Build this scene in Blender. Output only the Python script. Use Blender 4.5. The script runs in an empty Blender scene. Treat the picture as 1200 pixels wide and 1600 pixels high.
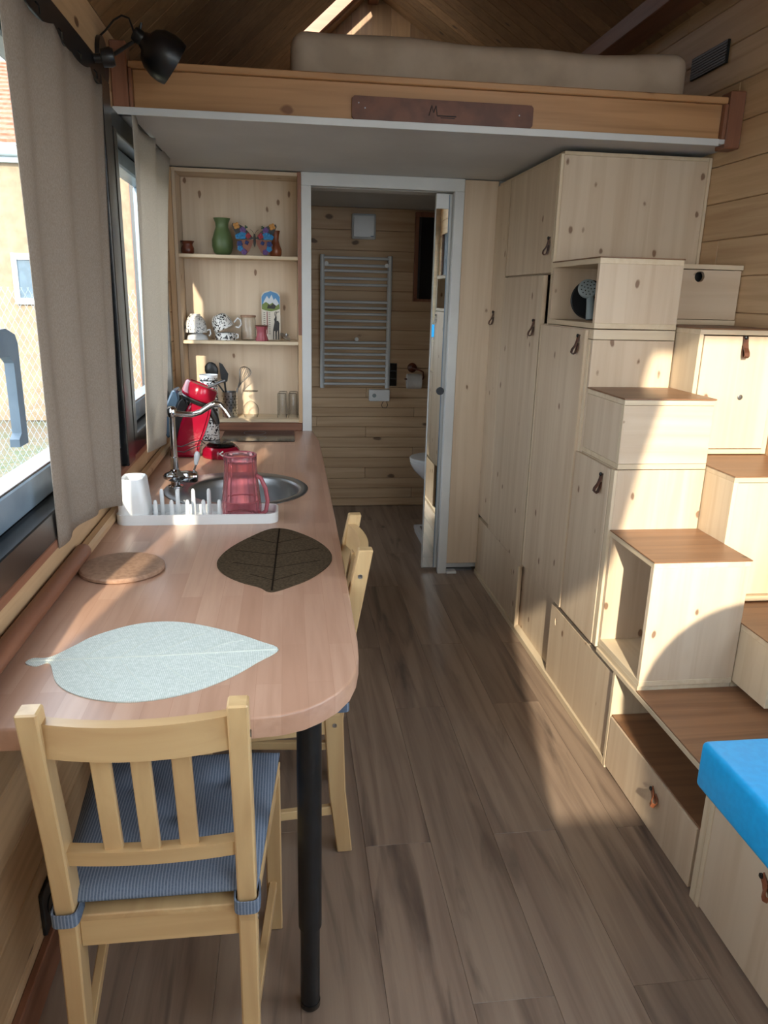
import bpy, bmesh, math, random
from mathutils import Vector, Matrix
random.seed(7)
SC = bpy.context.scene
COL = SC.collection
PI = math.pi

# ------------------------------------------------------------------ camera
cam_d = bpy.data.cameras.new('camera'); cam = bpy.data.objects.new('camera', cam_d); COL.objects.link(cam)
R0 = (0.9920020675754969, -0.12401667794202698, 0.023489604470124388)
R1 = (-0.012209166036972061, -0.2795036340929087, -0.9600670053665729)
R2 = (0.12562975042011737, 0.9521016658535375, -0.27878232312737844)
mw = Matrix(((R0[0], -R1[0], -R2[0], 0), (R0[1], -R1[1], -R2[1], 0), (R0[2], -R1[2], -R2[2], 1.5), (0, 0, 0, 1)))
cam.matrix_world = mw
cam_d.sensor_fit = 'HORIZONTAL'; cam_d.sensor_width = 36.0
cam_d.lens = 1162.4 / 1200 * 36.0
cam_d.clip_start = 0.02
SC.camera = cam
# ------------------------------------------------------------------ world, sun, exposure
W = bpy.data.worlds.new('sky'); SC.world = W; W.use_nodes = True
nt = W.node_tree; nt.nodes.clear()
wo = nt.nodes.new('ShaderNodeOutputWorld'); bg = nt.nodes.new('ShaderNodeBackground')
sk = nt.nodes.new('ShaderNodeTexSky'); sk.sky_type = 'HOSEK_WILKIE'; sk.turbidity = 5.0; sk.ground_albedo = 0.4
SUN_DIR = Vector((0.19, 1.0, -0.40)).normalized()
sk.sun_direction = -SUN_DIR
mixw = nt.nodes.new('ShaderNodeMix'); mixw.data_type = 'RGBA'; mixw.inputs[0].default_value = 0.75
mixw.inputs[7].default_value = (0.86, 0.93, 1.0, 1)
nt.links.new(sk.outputs[0], mixw.inputs[6]); nt.links.new(mixw.outputs[2], bg.inputs[0])
bg.inputs[1].default_value = 3.0
nt.links.new(bg.outputs[0], wo.inputs[0])
sun_d = bpy.data.lights.new('sun', 'SUN'); sun = bpy.data.objects.new('sun', sun_d); COL.objects.link(sun)
sun_d.energy = 2.9; sun_d.angle = math.radians(0.8); sun_d.color = (1.0, 0.86, 0.66)
sun.rotation_euler = SUN_DIR.to_track_quat('-Z', 'Y').to_euler(); sun.location = (-2, -6, 6)
vs = SC.view_settings
vs.view_transform = 'Standard'; vs.look = 'None'; vs.gamma = 1.0; vs.use_curve_mapping = False
vs.exposure = 1.65
# light portals at the window openings (they only guide the sky sampling)
def portal(loc, rot, sx, sy):
    d = bpy.data.lights.new('window_portal', 'AREA'); d.shape = 'RECTANGLE'; d.size = sx; d.size_y = sy
    d.cycles.is_portal = True
    o = bpy.data.objects.new('window_portal', d); COL.objects.link(o); o.location = loc; o.rotation_euler = rot
portal((-0.75, 1.35, 1.52), (0, -PI/2, 0), 1.2, 2.6)
portal((-0.75, 3.25, 1.52), (0, -PI/2, 0), 1.2, 0.95)
portal((0.50, -0.62, 1.75), (PI/2, 0, 0), 2.0, 1.7)
portal((-0.75, 4.55, .93), (0, -PI/2, 0), .55, .6)
portal((1.80, 0.45, 1.55), (0, PI/2, 0), 1.3, 1.9)

# ------------------------------------------------------------------ materials
def srgb(h):
    h = h.lstrip('#'); v = [int(h[i:i+2], 16)/255 for i in (0, 2, 4)]
    return tuple((c/12.92 if c <= .04045 else ((c+.055)/1.055)**2.4) for c in v) + (1,)
MATS = {}
def base_mat(name, col, rough=.5, metal=0.0, **kw):
    m = bpy.data.materials.new(name); m.use_nodes = True
    b = m.node_tree.nodes['Principled BSDF']
    b.inputs['Base Color'].default_value = srgb(col) if isinstance(col, str) else col
    b.inputs['Roughness'].default_value = rough; b.inputs['Metallic'].default_value = metal
    for k_, v_ in kw.items(): b.inputs[k_.replace('_', ' ')].default_value = v_
    MATS[name] = m
    return m, m.node_tree, b
def N(t, kind, **kw):
    n = t.nodes.new(kind)
    for k, v in kw.items(): setattr(n, k, v)
    return n
def mixrgb(t, fac, a, b, mode='MIX'):
    n = t.nodes.new('ShaderNodeMix'); n.data_type = 'RGBA'; n.blend_type = mode
    for s, v in ((0, fac), (6, a), (7, b)):
        if isinstance(v, (int, float)): n.inputs[s].default_value = v
        elif isinstance(v, tuple): n.inputs[s].default_value = v
        else: t.links.new(v, n.inputs[s])
    return n.outputs[2]
def mrange(t, v, a, b, c=0.0, d=1.0):
    n = t.nodes.new('ShaderNodeMapRange'); t.links.new(v, n.inputs[0])
    for i, x in enumerate((a, b, c, d)): n.inputs[i+1].default_value = x
    return n.outputs[0]
def coords(t, scale=(1, 1, 1), rnd=23.0):
    tc = t.nodes.new('ShaderNodeTexCoord'); oi = t.nodes.new('ShaderNodeObjectInfo')
    ml = N(t, 'ShaderNodeMath', operation='MULTIPLY'); t.links.new(oi.outputs['Random'], ml.inputs[0]); ml.inputs[1].default_value = rnd
    ad = N(t, 'ShaderNodeVectorMath', operation='ADD')
    t.links.new(tc.outputs['Object'], ad.inputs[0]); t.links.new(ml.outputs[0], ad.inputs[1])
    mp = t.nodes.new('ShaderNodeMapping'); t.links.new(ad.outputs[0], mp.inputs[0]); mp.inputs['Scale'].default_value = scale
    return ad.outputs[0], mp.outputs[0], oi.outputs['Random']
def wood(name, axis, light, dark, knot='#6b4428', kamt=.85, kscale=7.0, rough=.5, grain=34, bump=.15, var=.12, streak=None, kr=.085):
    m, t, b = base_mat(name, light, rough)
    s = [grain]*3; s['xyz'.index(axis)] = grain*.045
    raw, mp, rnd = coords(t, tuple(s))
    nz = N(t, 'ShaderNodeTexNoise'); nz.inputs['Scale'].default_value = 1.0; nz.inputs['Detail'].default_value = 5; nz.inputs['Distortion'].default_value = .6
    t.links.new(mp, nz.inputs['Vector'])
    s2 = [5.0]*3; s2['xyz'.index(axis)] = .6
    mp2 = t.nodes.new('ShaderNodeMapping'); mp2.inputs['Scale'].default_value = tuple(s2); t.links.new(raw, mp2.inputs[0])
    nz2 = N(t, 'ShaderNodeTexNoise'); nz2.inputs['Scale'].default_value = 1.0; nz2.inputs['Detail'].default_value = 2; t.links.new(mp2.outputs[0], nz2.inputs['Vector'])
    f1 = mrange(t, nz.outputs[0], .40, .74); f2 = mrange(t, nz2.outputs[0], .4, .62)
    c = mixrgb(t, f1, srgb(light), srgb(dark))
    mlt = N(t, 'ShaderNodeMath', operation='MULTIPLY'); t.links.new(f2, mlt.inputs[0]); mlt.inputs[1].default_value = .35
    c = mixrgb(t, mlt.outputs[0], c, srgb(dark))
    if streak:
        s3 = [9.0]*3; s3['xyz'.index(axis)] = 1.1
        mp3 = t.nodes.new('ShaderNodeMapping'); mp3.inputs['Scale'].default_value = tuple(s3); t.links.new(raw, mp3.inputs[0])
        nz3 = N(t, 'ShaderNodeTexNoise'); nz3.inputs['Scale'].default_value = 1.0; nz3.inputs['Detail'].default_value = 6; nz3.inputs['Distortion'].default_value = 1.6; t.links.new(mp3.outputs[0], nz3.inputs['Vector'])
        c = mixrgb(t, mrange(t, nz3.outputs[0], .56, .72, 0, .75), c, srgb(streak))
        c = mixrgb(t, mrange(t, nz3.outputs[0], .42, .30, 0, .55), c, srgb(light))
    if kamt > 0:
        sk_ = [kscale]*3; sk_['xyz'.index(axis)] = kscale*.55
        mpk = t.nodes.new('ShaderNodeMapping'); mpk.inputs['Scale'].default_value = tuple(sk_); t.links.new(raw, mpk.inputs[0])
        wn = N(t, 'ShaderNodeTexNoise'); wn.inputs['Scale'].default_value = 3.0; t.links.new(mpk.outputs[0], wn.inputs['Vector'])
        wv = N(t, 'ShaderNodeVectorMath', operation='SCALE'); t.links.new(wn.outputs['Color'], wv.inputs[0]); wv.inputs['Scale'].default_value = .12
        wa = N(t, 'ShaderNodeVectorMath', operation='ADD'); t.links.new(mpk.outputs[0], wa.inputs[0]); t.links.new(wv.outputs[0], wa.inputs[1])
        vo = N(t, 'ShaderNodeTexVoronoi'); vo.inputs['Scale'].default_value = 1.0; t.links.new(wa.outputs[0], vo.inputs['Vector'])
        halo = mrange(t, vo.outputs['Distance'], kr*2.6, kr*.9, 0, .30)
        c = mixrgb(t, halo, c, srgb(dark))
        core = mrange(t, vo.outputs['Distance'], kr*1.15, kr*.75, 0, kamt)
        c = mixrgb(t, core, c, srgb(knot))
    hs = N(t, 'ShaderNodeHueSaturation'); t.links.new(c, hs.inputs['Color'])
    t.links.new(mrange(t, rnd, 0, 1, 1-var, 1+var), hs.inputs['Value'])
    t.links.new(hs.outputs[0], b.inputs['Base Color'])
    if bump:
        bp = N(t, 'ShaderNodeBump'); bp.inputs['Strength'].default_value = bump; bp.inputs['Distance'].default_value = .002
        t.links.new(nz.outputs[0], bp.inputs['Height']); t.links.new(bp.outputs[0], b.inputs['Normal'])
    return m
for ax in 'xyz':
    wood('pine_pale_'+ax, ax, '#cfbca3', '#bda68b', '#6e4c34', rough=.55, var=.03, kr=.095, kamt=.85, kscale=11.5, grain=22)
    wood('pine_wall_'+ax, ax, '#cbab84', '#b08f6a', '#553620', rough=.5, var=.07, kamt=.9, kr=.1)
    wood('pine_edge_'+ax, ax, '#d3c2a6', '#c4af90', kamt=0, rough=.55, var=.03)
    wood('pine_chair_'+ax, ax, '#cdae7e', '#b79468', '#a55a34', kamt=0, rough=.35, var=.04, grain=26)
    wood('pine_beam_'+ax, ax, '#bd9064', '#a0754c', '#6b4024', kamt=.8, kscale=6, rough=.45, var=.05)
    wood('redwood_'+ax, ax, '#8e6048', '#734833', kamt=0, rough=.45, var=.05)
    wood('tread_'+ax, ax, '#8a6548', '#6e4d36', '#3c2717', rough=.42, var=.05, kscale=4, kr=.05)
    wood('pine_bath_'+ax, ax, '#c6aa88', '#aa8c6a', '#4d3320', rough=.55, var=.05, kr=.11)
    wood('pine_roof_'+ax, ax, '#9c7a56', '#7c5e42', '#402a1c', rough=.45, var=.22)
wood('floor_wood', 'y', '#988472', '#725f52', '#332b27', kamt=.8, kscale=2.6, kr=.05, rough=.34, grain=26, bump=.08, var=.10, streak='#4a3e38')
MATS['floor_wood'].node_tree.nodes['Principled BSDF'].inputs['Specular IOR Level'].default_value = .45
def counter_mat():
    m, t, b = base_mat('beech_staves', '#c08a66', .3)
    raw, mp, rnd = coords(t, (1, 1, 1), 0)
    rot = N(t, 'ShaderNodeMapping'); rot.inputs['Rotation'].default_value = (0, 0, PI/2); t.links.new(raw, rot.inputs[0])
    br = N(t, 'ShaderNodeTexBrick'); br.offset = .37; br.offset_frequency = 2; br.squash = 1
    br.inputs['Scale'].default_value = 1; br.inputs['Brick Width'].default_value = .42; br.inputs['Row Height'].default_value = .047; br.inputs['Mortar Size'].default_value = .0004
    br.inputs['Color1'].default_value = srgb('#bf9a82'); br.inputs['Color2'].default_value = srgb('#ad856d'); br.inputs['Mortar'].default_value = srgb('#a98068')
    t.links.new(rot.outputs[0], br.inputs['Vector'])
    g = N(t, 'ShaderNodeMapping'); g.inputs['Scale'].default_value = (60, 4, 60); t.links.new(raw, g.inputs[0])
    nz = N(t, 'ShaderNodeTexNoise'); nz.inputs['Scale'].default_value = 1; nz.inputs['Detail'].default_value = 5; t.links.new(g.outputs[0], nz.inputs['Vector'])
    c = mixrgb(t, mrange(t, nz.outputs[0], .4, .7, 0, .35), br.outputs['Color'], srgb('#9a735c'))
    t.links.new(c, b.inputs['Base Color'])
counter_mat()
def simple(name, col, rough=.5, metal=0, **kw): return base_mat(name, col, rough, metal, **kw)[0]
def noisy(name, c1, c2, scale=20, rough=.6, lo=.4, hi=.6, bump=0, **kw):
    m, t, b = base_mat(name, c1, rough, **kw)
    raw, mp, rnd = coords(t, (scale,)*3)
    nz = N(t, 'ShaderNodeTexNoise'); nz.inputs['Scale'].default_value = 1; nz.inputs['Detail'].default_value = 4; t.links.new(mp, nz.inputs['Vector'])
    t.links.new(mixrgb(t, mrange(t, nz.outputs[0], lo, hi), srgb(c1), srgb(c2)), b.inputs['Base Color'])
    if bump:
        bp = N(t, 'ShaderNodeBump'); bp.inputs['Strength'].default_value = bump; bp.inputs['Distance'].default_value = .002
        t.links.new(nz.outputs[0], bp.inputs['Height']); t.links.new(bp.outputs[0], b.inputs['Normal'])
    return m
noisy('white_paint', '#d2d4d2', '#c8cac9', 3, .4)
noisy('ceiling_white', '#c2c3c3', '#b8b9ba', 2, .6)
noisy('black_metal', '#121314', '#18191b', 30, .42)
noisy('black_gloss', '#0b0c0d', '#101112', 10, .12)
noisy('frame_grey', '#34383c', '#2d3134', 12, .3)
noisy('frame_light', '#7b8d9b', '#708290', 12, .35)
noisy('frame_black', '#16181a', '#1c1e20', 12, .25)
noisy('steel', '#b4b6b8', '#9a9da0', 40, .26, metallic=1) if False else None
simple('steel', '#a9acb0', .28, 1); simple('chrome', '#d0d2d4', .08, 1); simple('steel_rough', '#8d9092', .38, 1)
simple('mirror', '#dfe3e2', .015, 1)
noisy('white_plastic', '#dcdedd', '#d3d6d6', 4, .3)
noisy('white_ceramic', '#d9dadb', '#d0d2d4', 4, .12)
noisy('radiator_white', '#c6cbce', '#bfc4c7', 6, .3)
noisy('red_plastic', '#930f2c', '#860b26', 5, .15)
noisy('pink_glass_base', '#c0606f', '#c8707c', 8, .1)
noisy('blue_cushion', '#14b0f6', '#10a8f0', 60, .42)
noisy('mattress_cloth', '#bdac99', '#ae9d8a', 6, .85, bump=.3)
noisy('leather', '#5a3423', '#3f2318', 30, .45, bump=.2)
noisy('leather_light', '#94583a', '#7e482e', 30, .45, bump=.2)
noisy('coaster_leather', '#a3826a', '#92725b', 90, .6, bump=.4)
noisy('green_glaze', '#566a42', '#4a5c36', 8, .45)
noisy('turned_wood', '#6a3522', '#4e2416', 22, .3)
noisy('turned_wood_light', '#8a4a28', '#6f3820', 22, .35)
noisy('lamp_black', '#0d0e10', '#141518', 20, .35)
noisy('black_plastic', '#17181a', '#1e2022', 20, .35)
noisy('blue_grey_plastic', '#4b6070', '#405462', 10, .2)
noisy('pale_grey_plastic', '#8f9b9c', '#838f90', 10, .4)
noisy('render_wall', '#857661', '#786a57', 6, .9, bump=.5)
noisy('roof_tile', '#a15c46', '#84452f', 12, .8)
noisy('gutter_grey', '#9fb4c0', '#93a8b4', 4, .4)
noisy('brown_plate', '#6f422c', '#5a3321', 14, .45)
noisy('burnt_mark', '#22140d', '#2a1a12', 30, .7)
noisy('tube_rubber', '#222426', '#2a2c2e', 20, .5)
noisy('paper_white', '#c9c6c0', '#c0bdb7', 20, .9)
def floral(name, scale=55, fg='#15171c', bgc='#d6d6d2', lo=.53, hi=.55):
    m, t, b = base_mat(name, bgc, .18)
    raw, mp, rnd = coords(t, (scale,)*3)
    nz = N(t, 'ShaderNodeTexNoise'); nz.inputs['Scale'].default_value = 1; nz.inputs['Detail'].default_value = 2; nz.inputs['Distortion'].default_value = 1.5; t.links.new(mp, nz.inputs['Vector'])
    t.links.new(mixrgb(t, mrange(t, nz.outputs[0], lo, hi), srgb(bgc), srgb(fg)), b.inputs['Base Color'])
floral('floral_dark', 60); floral('floral_sparse', 70, '#1c2430', '#d2d2d0', .58, .60)
def fabric(name, c1, c2, trans=.25, stripe=None, scale=420, rough=.9):
    m = bpy.data.materials.new(name); m.use_nodes = True; t = m.node_tree; MATS[name] = m
    t.nodes.clear()
    out = N(t, 'ShaderNodeOutputMaterial'); df = N(t, 'ShaderNodeBsdfDiffuse'); tr = N(t, 'ShaderNodeBsdfTranslucent'); mx = N(t, 'ShaderNodeMixShader')
    raw, mp, rnd = coords(t, (scale, scale, scale*.5), 3)
    nz = N(t, 'ShaderNodeTexNoise'); nz.inputs['Scale'].default_value = 1; nz.inputs['Detail'].default_value = 3; t.links.new(mp, nz.inputs['Vector'])
    c = mixrgb(t, mrange(t, nz.outputs[0], .35, .65), srgb(c1), srgb(c2))
    if stripe:
        wv = N(t, 'ShaderNodeTexWave'); wv.bands_direction = 'X'; wv.inputs['Scale'].default_value = stripe[1]; wv.inputs['Distortion'].default_value = .2
        tc = N(t, 'ShaderNodeTexCoord'); t.links.new(tc.outputs['Object'], wv.inputs['Vector'])
        c = mixrgb(t, mrange(t, wv.outputs['Fac'], .45, .9, 0, .8), c, srgb(stripe[0]))
    t.links.new(c, df.inputs[0]); t.links.new(c, tr.inputs[0]); mx.inputs[0].default_value = trans
    t.links.new(df.outputs[0], mx.inputs[1]); t.links.new(tr.outputs[0], mx.inputs[2]); t.links.new(mx.outputs[0], out.inputs[0])
fabric('curtain_linen', '#ab9f92', '#998d80', .30)
fabric('curtain_pale', '#d2cbc0', '#c4bdb2', .5)
fabric('added_curtain_cloth', '#d8cfc0', '#ccc3b4', .55)
fabric('cushion_fabric', '#687383', '#596576', 0, ('#8892a0', 55))
fabric('mat_pale', '#d8ddd6', '#c2cac2', 0, ('#b0bab2', 90), 160)
fabric('mat_dark', '#544737', '#41372b', 0, None, 160)
def glass(name, col=(1, 1, 1, 1), edge=False):
    m = bpy.data.materials.new(name); m.use_nodes = True; t = m.node_tree; t.nodes.clear(); MATS[name] = m
    out = N(t, 'ShaderNodeOutputMaterial'); gl = N(t, 'ShaderNodeBsdfGlossy'); tr = N(t, 'ShaderNodeBsdfTransparent'); mx = N(t, 'ShaderNodeMixShader'); fr = N(t, 'ShaderNodeLayerWeight'); fr.inputs[0].default_value = .5
    pw = N(t, 'ShaderNodeMath', operation='POWER'); pw.inputs[1].default_value = 5.0; t.links.new(fr.outputs['Facing'], pw.inputs[0])
    ml = N(t, 'ShaderNodeMath', operation='MULTIPLY_ADD'); ml.inputs[1].default_value = .22; ml.inputs[2].default_value = .03; t.links.new(pw.outputs[0], ml.inputs[0])
    tr.inputs[0].default_value = col
    if edge:
        p2 = N(t, 'ShaderNodeMath', operation='POWER'); p2.inputs[1].default_value = 2.2; t.links.new(fr.outputs['Facing'], p2.inputs[0])
        t.links.new(mixrgb(t, p2.outputs[0], col, (.28, .30, .31, 1)), tr.inputs[0])
    gl.inputs['Roughness'].default_value = .02
    t.links.new(ml.outputs[0], mx.inputs[0]); t.links.new(tr.outputs[0], mx.inputs[1]); t.links.new(gl.outputs[0], mx.inputs[2]); t.links.new(mx.outputs[0], out.inputs[0])
glass('pane_glass', (.97, .985, 1, 1)); glass('clear_glass', (.975, .98, .98, 1), True); glass('pink_glass', (.86, .50, .56, 1)); glass('pink_clear', (.85, .6, .66, 1))
def jug_glass():
    m, t, b = base_mat('jug_glass', '#efb2ba', .04); b.inputs['Transmission Weight'].default_value = .92; b.inputs['IOR'].default_value = 1.35
jug_glass()
def pinkg():
    m, t, b = base_mat('pink_body', '#cf7a84', .06); b.inputs['Transmission Weight'].default_value = .6; b.inputs['IOR'].default_value = 1.3
pinkg()
def grass_mat():
    m, t, b = base_mat('dry_grass', '#7f8a60', .95)
    raw, mp, rnd = coords(t, (9, 9, 9)); nz = N(t, 'ShaderNodeTexNoise'); nz.inputs['Scale'].default_value = 1; nz.inputs['Detail'].default_value = 8; t.links.new(mp, nz.inputs['Vector'])
    nz2 = N(t, 'ShaderNodeTexNoise'); nz2.inputs['Scale'].default_value = .6; t.links.new(raw, nz2.inputs['Vector'])
    c = mixrgb(t, mrange(t, nz.outputs[0], .4, .6), srgb('#4e5a40'), srgb('#6b6450')); c = mixrgb(t, mrange(t, nz2.outputs[0], .4, .6), c, srgb('#6e604e'))
    t.links.new(c, b.inputs['Base Color'])
grass_mat()
for nm, c in (('art_sky', '#4f86b4'), ('art_white', '#c6ccd0'), ('art_green', '#6c7d3c'), ('art_dark', '#2a2724'), ('art_cream', '#cfc8b8'), ('art_blue', '#1673a8'),
              ('art_navy', '#1b2f66'), ('art_orange', '#7d4a36'), ('art_purple', '#5e3f78'), ('art_red', '#8f2431'), ('art_leaf', '#20442f'), ('art_amber', '#b9823e'),
              ('mark_white', '#e6e6e4'), ('sticker_blue', '#2c8fd0')):
    noisy(nm, c, c, 10, .5)

# ------------------------------------------------------------------ helpers
WL = {}          # world offset of every parent
def wl(o):
    return WL.get(o.name, Vector((0, 0, 0))) if o else Vector((0, 0, 0))
def tag(o, label=None, cat=None, group=None, kind=None):
    if label: o['label'] = label
    if cat: o['category'] = cat
    if group: o['group'] = group
    if kind: o['kind'] = kind
    return o
def thing(name, loc, label, cat, group=None):
    o = bpy.data.objects.new(name, None); COL.objects.link(o); o.location = loc; o.empty_display_size = .05
    WL[o.name] = Vector(loc); return tag(o, label, cat, group)
def obj(name, bm, mat, parent=None, label=None, cat=None, group=None, kind=None, smooth=None, loc=None):
    """bm is in world coordinates; a child keeps its parent's origin; a top-level mesh gets its base centre as origin"""
    if parent is not None: off = wl(parent)
    elif loc is not None: off = Vector(loc)
    else:
        xs = [v.co for v in bm.verts]
        lo = [min(c[i] for c in xs) for i in range(3)]; hi = [max(c[i] for c in xs) for i in range(3)]
        off = Vector(((lo[0]+hi[0])/2, (lo[1]+hi[1])/2, lo[2]))
    bmesh.ops.translate(bm, vec=-off, verts=bm.verts)
    bmesh.ops.recalc_face_normals(bm, faces=bm.faces)
    me = bpy.data.meshes.new(name); bm.to_mesh(me); bm.free()
    me.materials.append(MATS[mat])
    if smooth is not None:
        for p in me.polygons: p.use_smooth = True
        me.set_sharp_from_angle(angle=math.radians(smooth))
    o = bpy.data.objects.new(name, me); COL.objects.link(o)
    if parent is not None: o.parent = parent; WL[o.name] = off
    else: o.location = off; WL[o.name] = off
    return tag(o, label, cat, group, kind)
def add_box(bm, x0, x1, y0, y1, z0, z1, bev=0, M=None):
    r = bmesh.ops.create_cube(bm, size=1.0); vs = r['verts']
    for v in vs: v.co = Vector(((x0+x1)/2 + v.co.x*(x1-x0), (y0+y1)/2 + v.co.y*(y1-y0), (z0+z1)/2 + v.co.z*(z1-z0)))
    if bev:
        es = list({e for v in vs for e in v.link_edges})
        g = bmesh.ops.bevel(bm, geom=es, offset=bev, segments=1, affect='EDGES', profile=.5)
        vs = list(set(g['verts']) | {v for v in vs if v.is_valid})
    if M is not None: bmesh.ops.transform(bm, matrix=M, verts=vs)
    return bm
def box(x0, x1, y0, y1, z0, z1, bev=0): return add_box(bmesh.new(), x0, x1, y0, y1, z0, z1, bev)
def rbox(x0, x1, y0, y1, z0, z1, r, seg=4, bm=None):
    bm = bm or bmesh.new(); q = bmesh.ops.create_cube(bm, size=1.0)
    for v in q['verts']: v.co = Vector(((x0+x1)/2 + v.co.x*(x1-x0), (y0+y1)/2 + v.co.y*(y1-y0), (z0+z1)/2 + v.co.z*(z1-z0)))
    bmesh.ops.bevel(bm, geom=list(bm.edges), offset=r, segments=seg, affect='EDGES', profile=.5)
    return bm
def tube(pts, r, seg=8, bm=None, cap=True, rs=None):
    bm = bm or bmesh.new(); pts = [Vector(p) for p in pts]; rings = []
    up = None
    for i, p in enumerate(pts):
        if i == 0: d = pts[1]-p
        elif i == len(pts)-1: d = p-pts[i-1]
        else: d = (pts[i+1]-p).normalized() + (p-pts[i-1]).normalized()
        d.normalize()
        if up is None: up = d.orthogonal().normalized()
        else:
            up = up - d*up.dot(d)
            if up.length < 1e-5: up = d.orthogonal()
            up.normalize()
        s = d.cross(up); rr = rs[i] if rs else r
        rings.append([bm.verts.new(p + (up*math.cos(a)+s*math.sin(a))*rr) for a in [2*PI*k/seg for k in range(seg)]])
    for a, b in zip(rings, rings[1:]):
        for k in range(seg): bm.faces.new((a[k], a[(k+1) % seg], b[(k+1) % seg], b[k]))
    if cap: bm.faces.new(rings[0][::-1]); bm.faces.new(rings[-1])
    return bm
def lathe(prof, c=(0, 0, 0), seg=24, M=None, bm=None, flute=None):
    """prof: (r, z) list; r=0 closes"""
    bm = bm or bmesh.new(); rings = []; c = Vector(c); allv = []
    for r, z in prof:
        if r < 1e-6: v = bm.verts.new(Vector((0, 0, z))); rings.append([v]); allv.append(v)
        else:
            rg = []
            for k in range(seg):
                a = 2*PI*k/seg; rr = r*(1+(flute[1]*math.cos(flute[0]*a) if flute else 0))
                v = bm.verts.new(Vector((rr*math.cos(a), rr*math.sin(a), z))); rg.append(v); allv.append(v)
            rings.append(rg)
    for a, b in zip(rings, rings[1:]):
        if len(a) == 1 and len(b) == 1: continue
        for k in range(seg):
            k2 = (k+1) % seg
            if len(a) == 1: bm.faces.new((a[0], b[k2], b[k]))
            elif len(b) == 1: bm.faces.new((a[k], a[k2], b[0]))
            else: bm.faces.new((a[k], a[k2], b[k2], b[k]))
    if M is not None: bmesh.ops.transform(bm, matrix=M, verts=allv)
    bmesh.ops.translate(bm, vec=c, verts=allv)
    return bm
def prism(outer, t0, t1, plane='xy', holes=(), bm=None, bev=0):
    """extruded polygon with holes; plane names the two in-plane axes"""
    bm = bm or bmesh.new(); ax = {'xy': (0, 1, 2), 'xz': (0, 2, 1), 'yz': (1, 2, 0)}[plane]
    def P(u, v, w):
        c = [0, 0, 0]; c[ax[0]] = u; c[ax[1]] = v; c[ax[2]] = w; return Vector(c)
    es = []; loops = []
    for lp in [outer]+list(holes):
        vv = [bm.verts.new(P(u, v, t0)) for u, v in lp]; loops.append(vv)
        es += [bm.edges.new((vv[i], vv[(i+1) % len(vv)])) for i in range(len(vv))]
    if holes: g = bmesh.ops.triangle_fill(bm, use_beauty=True, edges=es); fs = [f for f in g['geom'] if isinstance(f, bmesh.types.BMFace)]
    else: fs = [bm.faces.new(loops[0])]
    e = bmesh.ops.extrude_face_region(bm, geom=fs)
    nv = [v for v in e['geom'] if isinstance(v, bmesh.types.BMVert)]
    d = [0, 0, 0]; d[ax[2]] = t1-t0
    bmesh.ops.translate(bm, vec=Vector(d), verts=nv)
    if bev:
        top = [ed for ed in bm.edges if ed.is_valid and len(ed.link_faces) == 2 and all(abs(v.co[ax[2]]-t1) < 1e-6 for v in ed.verts) and abs(ed.link_faces[0].normal.dot(ed.link_faces[1].normal)) < .5]
        bm.normal_update()
        top = [ed for ed in bm.edges if len(ed.link_faces) == 2 and all(abs(v.co[ax[2]]-t1) < 1e-6 for v in ed.verts) and ed.calc_face_angle(0) > .8]
        bmesh.ops.bevel(bm, geom=top, offset=bev, segments=3, affect='EDGES', profile=.5)
    return bm
def circ(cx, cy, r, n=24, ry=None): return [(cx+r*math.cos(2*PI*k/n), cy+(ry or r)*math.sin(2*PI*k/n)) for k in range(n)]
def rot_to(d):   # matrix turning +Z to d
    return Vector(d).to_track_quat('Z', 'Y').to_matrix().to_4x4()
def dup(root, loc, rotz=0, label=None, group=None):
    r = root.copy(); COL.objects.link(r); r.location = loc; r.rotation_euler = (0, 0, rotz)
    if label: r['label'] = label
    if group: r['group'] = group
    for ch in root.children:
        c = ch.copy(); COL.objects.link(c); c.parent = r
        for g in ch.children:
            q = g.copy(); COL.objects.link(q); q.parent = c
    return r

# ------------------------------------------------------------------ the room shell
XL, XR, YM, YE, YR = -0.56, 1.645, 3.88, 5.30, -0.55
ZC = 2.06
# floor with its planks
fl = obj('floor', box(XL-.12, XR+.12, YR, YE+.1, -.12, -.012), 'redwood_y', kind='structure')
seams = [-.569, -.369, -.179, .011, .200, .389, .577, .766, .952, 1.141]
phase = {0: .35, 1: .95, 2: .6, 3: 1.20, 4: 1.75, 5: 1.24, 6: 1.765, 7: 1.245, 8: 1.758}
for i in range(9):
    y = phase[i] % 1.23 - 1.23
    while y < YE:
        a, b = max(y, YR), min(y+1.23, YE)
        if b - a > .05 and not (i == 8 and b < 0):
            obj('plank', box(seams[i]+.0003, seams[i+1]-.0003, a+.0003, b-.0003, -.012, 0, .0005), 'floor_wood', fl)
        y += 1.23
def plank_rows(parent, mat, plane, t0, t1, u0, u1, zs, openings=(), joints=(), gap=.0018, name='plank'):
    """horizontal boards; plane 'x' = boards on a wall of constant x, 'y' = constant y"""
    for r, (z0, z1) in enumerate(zip(zs, zs[1:])):
        segs = [(u0, u1)]
        for (a, b, c, d) in openings:
            zc = (z0+z1)/2
            if c < zc < d:
                ns = []
                for s in segs:
                    if a > s[0]: ns.append((s[0], min(a, s[1])))
                    if b < s[1]: ns.append((max(b, s[0]), s[1]))
                segs = [s for s in ns if s[1]-s[0] > .01]
        js = joints[r % len(joints)] if joints else ()
        for s in segs:
            cuts = [s[0]]+[j for j in js if s[0]+.1 < j < s[1]-.1]+[s[1]]
            for a, b in zip(cuts, cuts[1:]):
                if plane == 'x': bm = box(t0, t1, a+gap/2, b-gap/2, z0+gap, z1, .003)
                else: bm = box(a+gap/2, b-gap/2, t0, t1, z0+gap, z1, .003)
                obj(name, bm, mat, parent)
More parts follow.
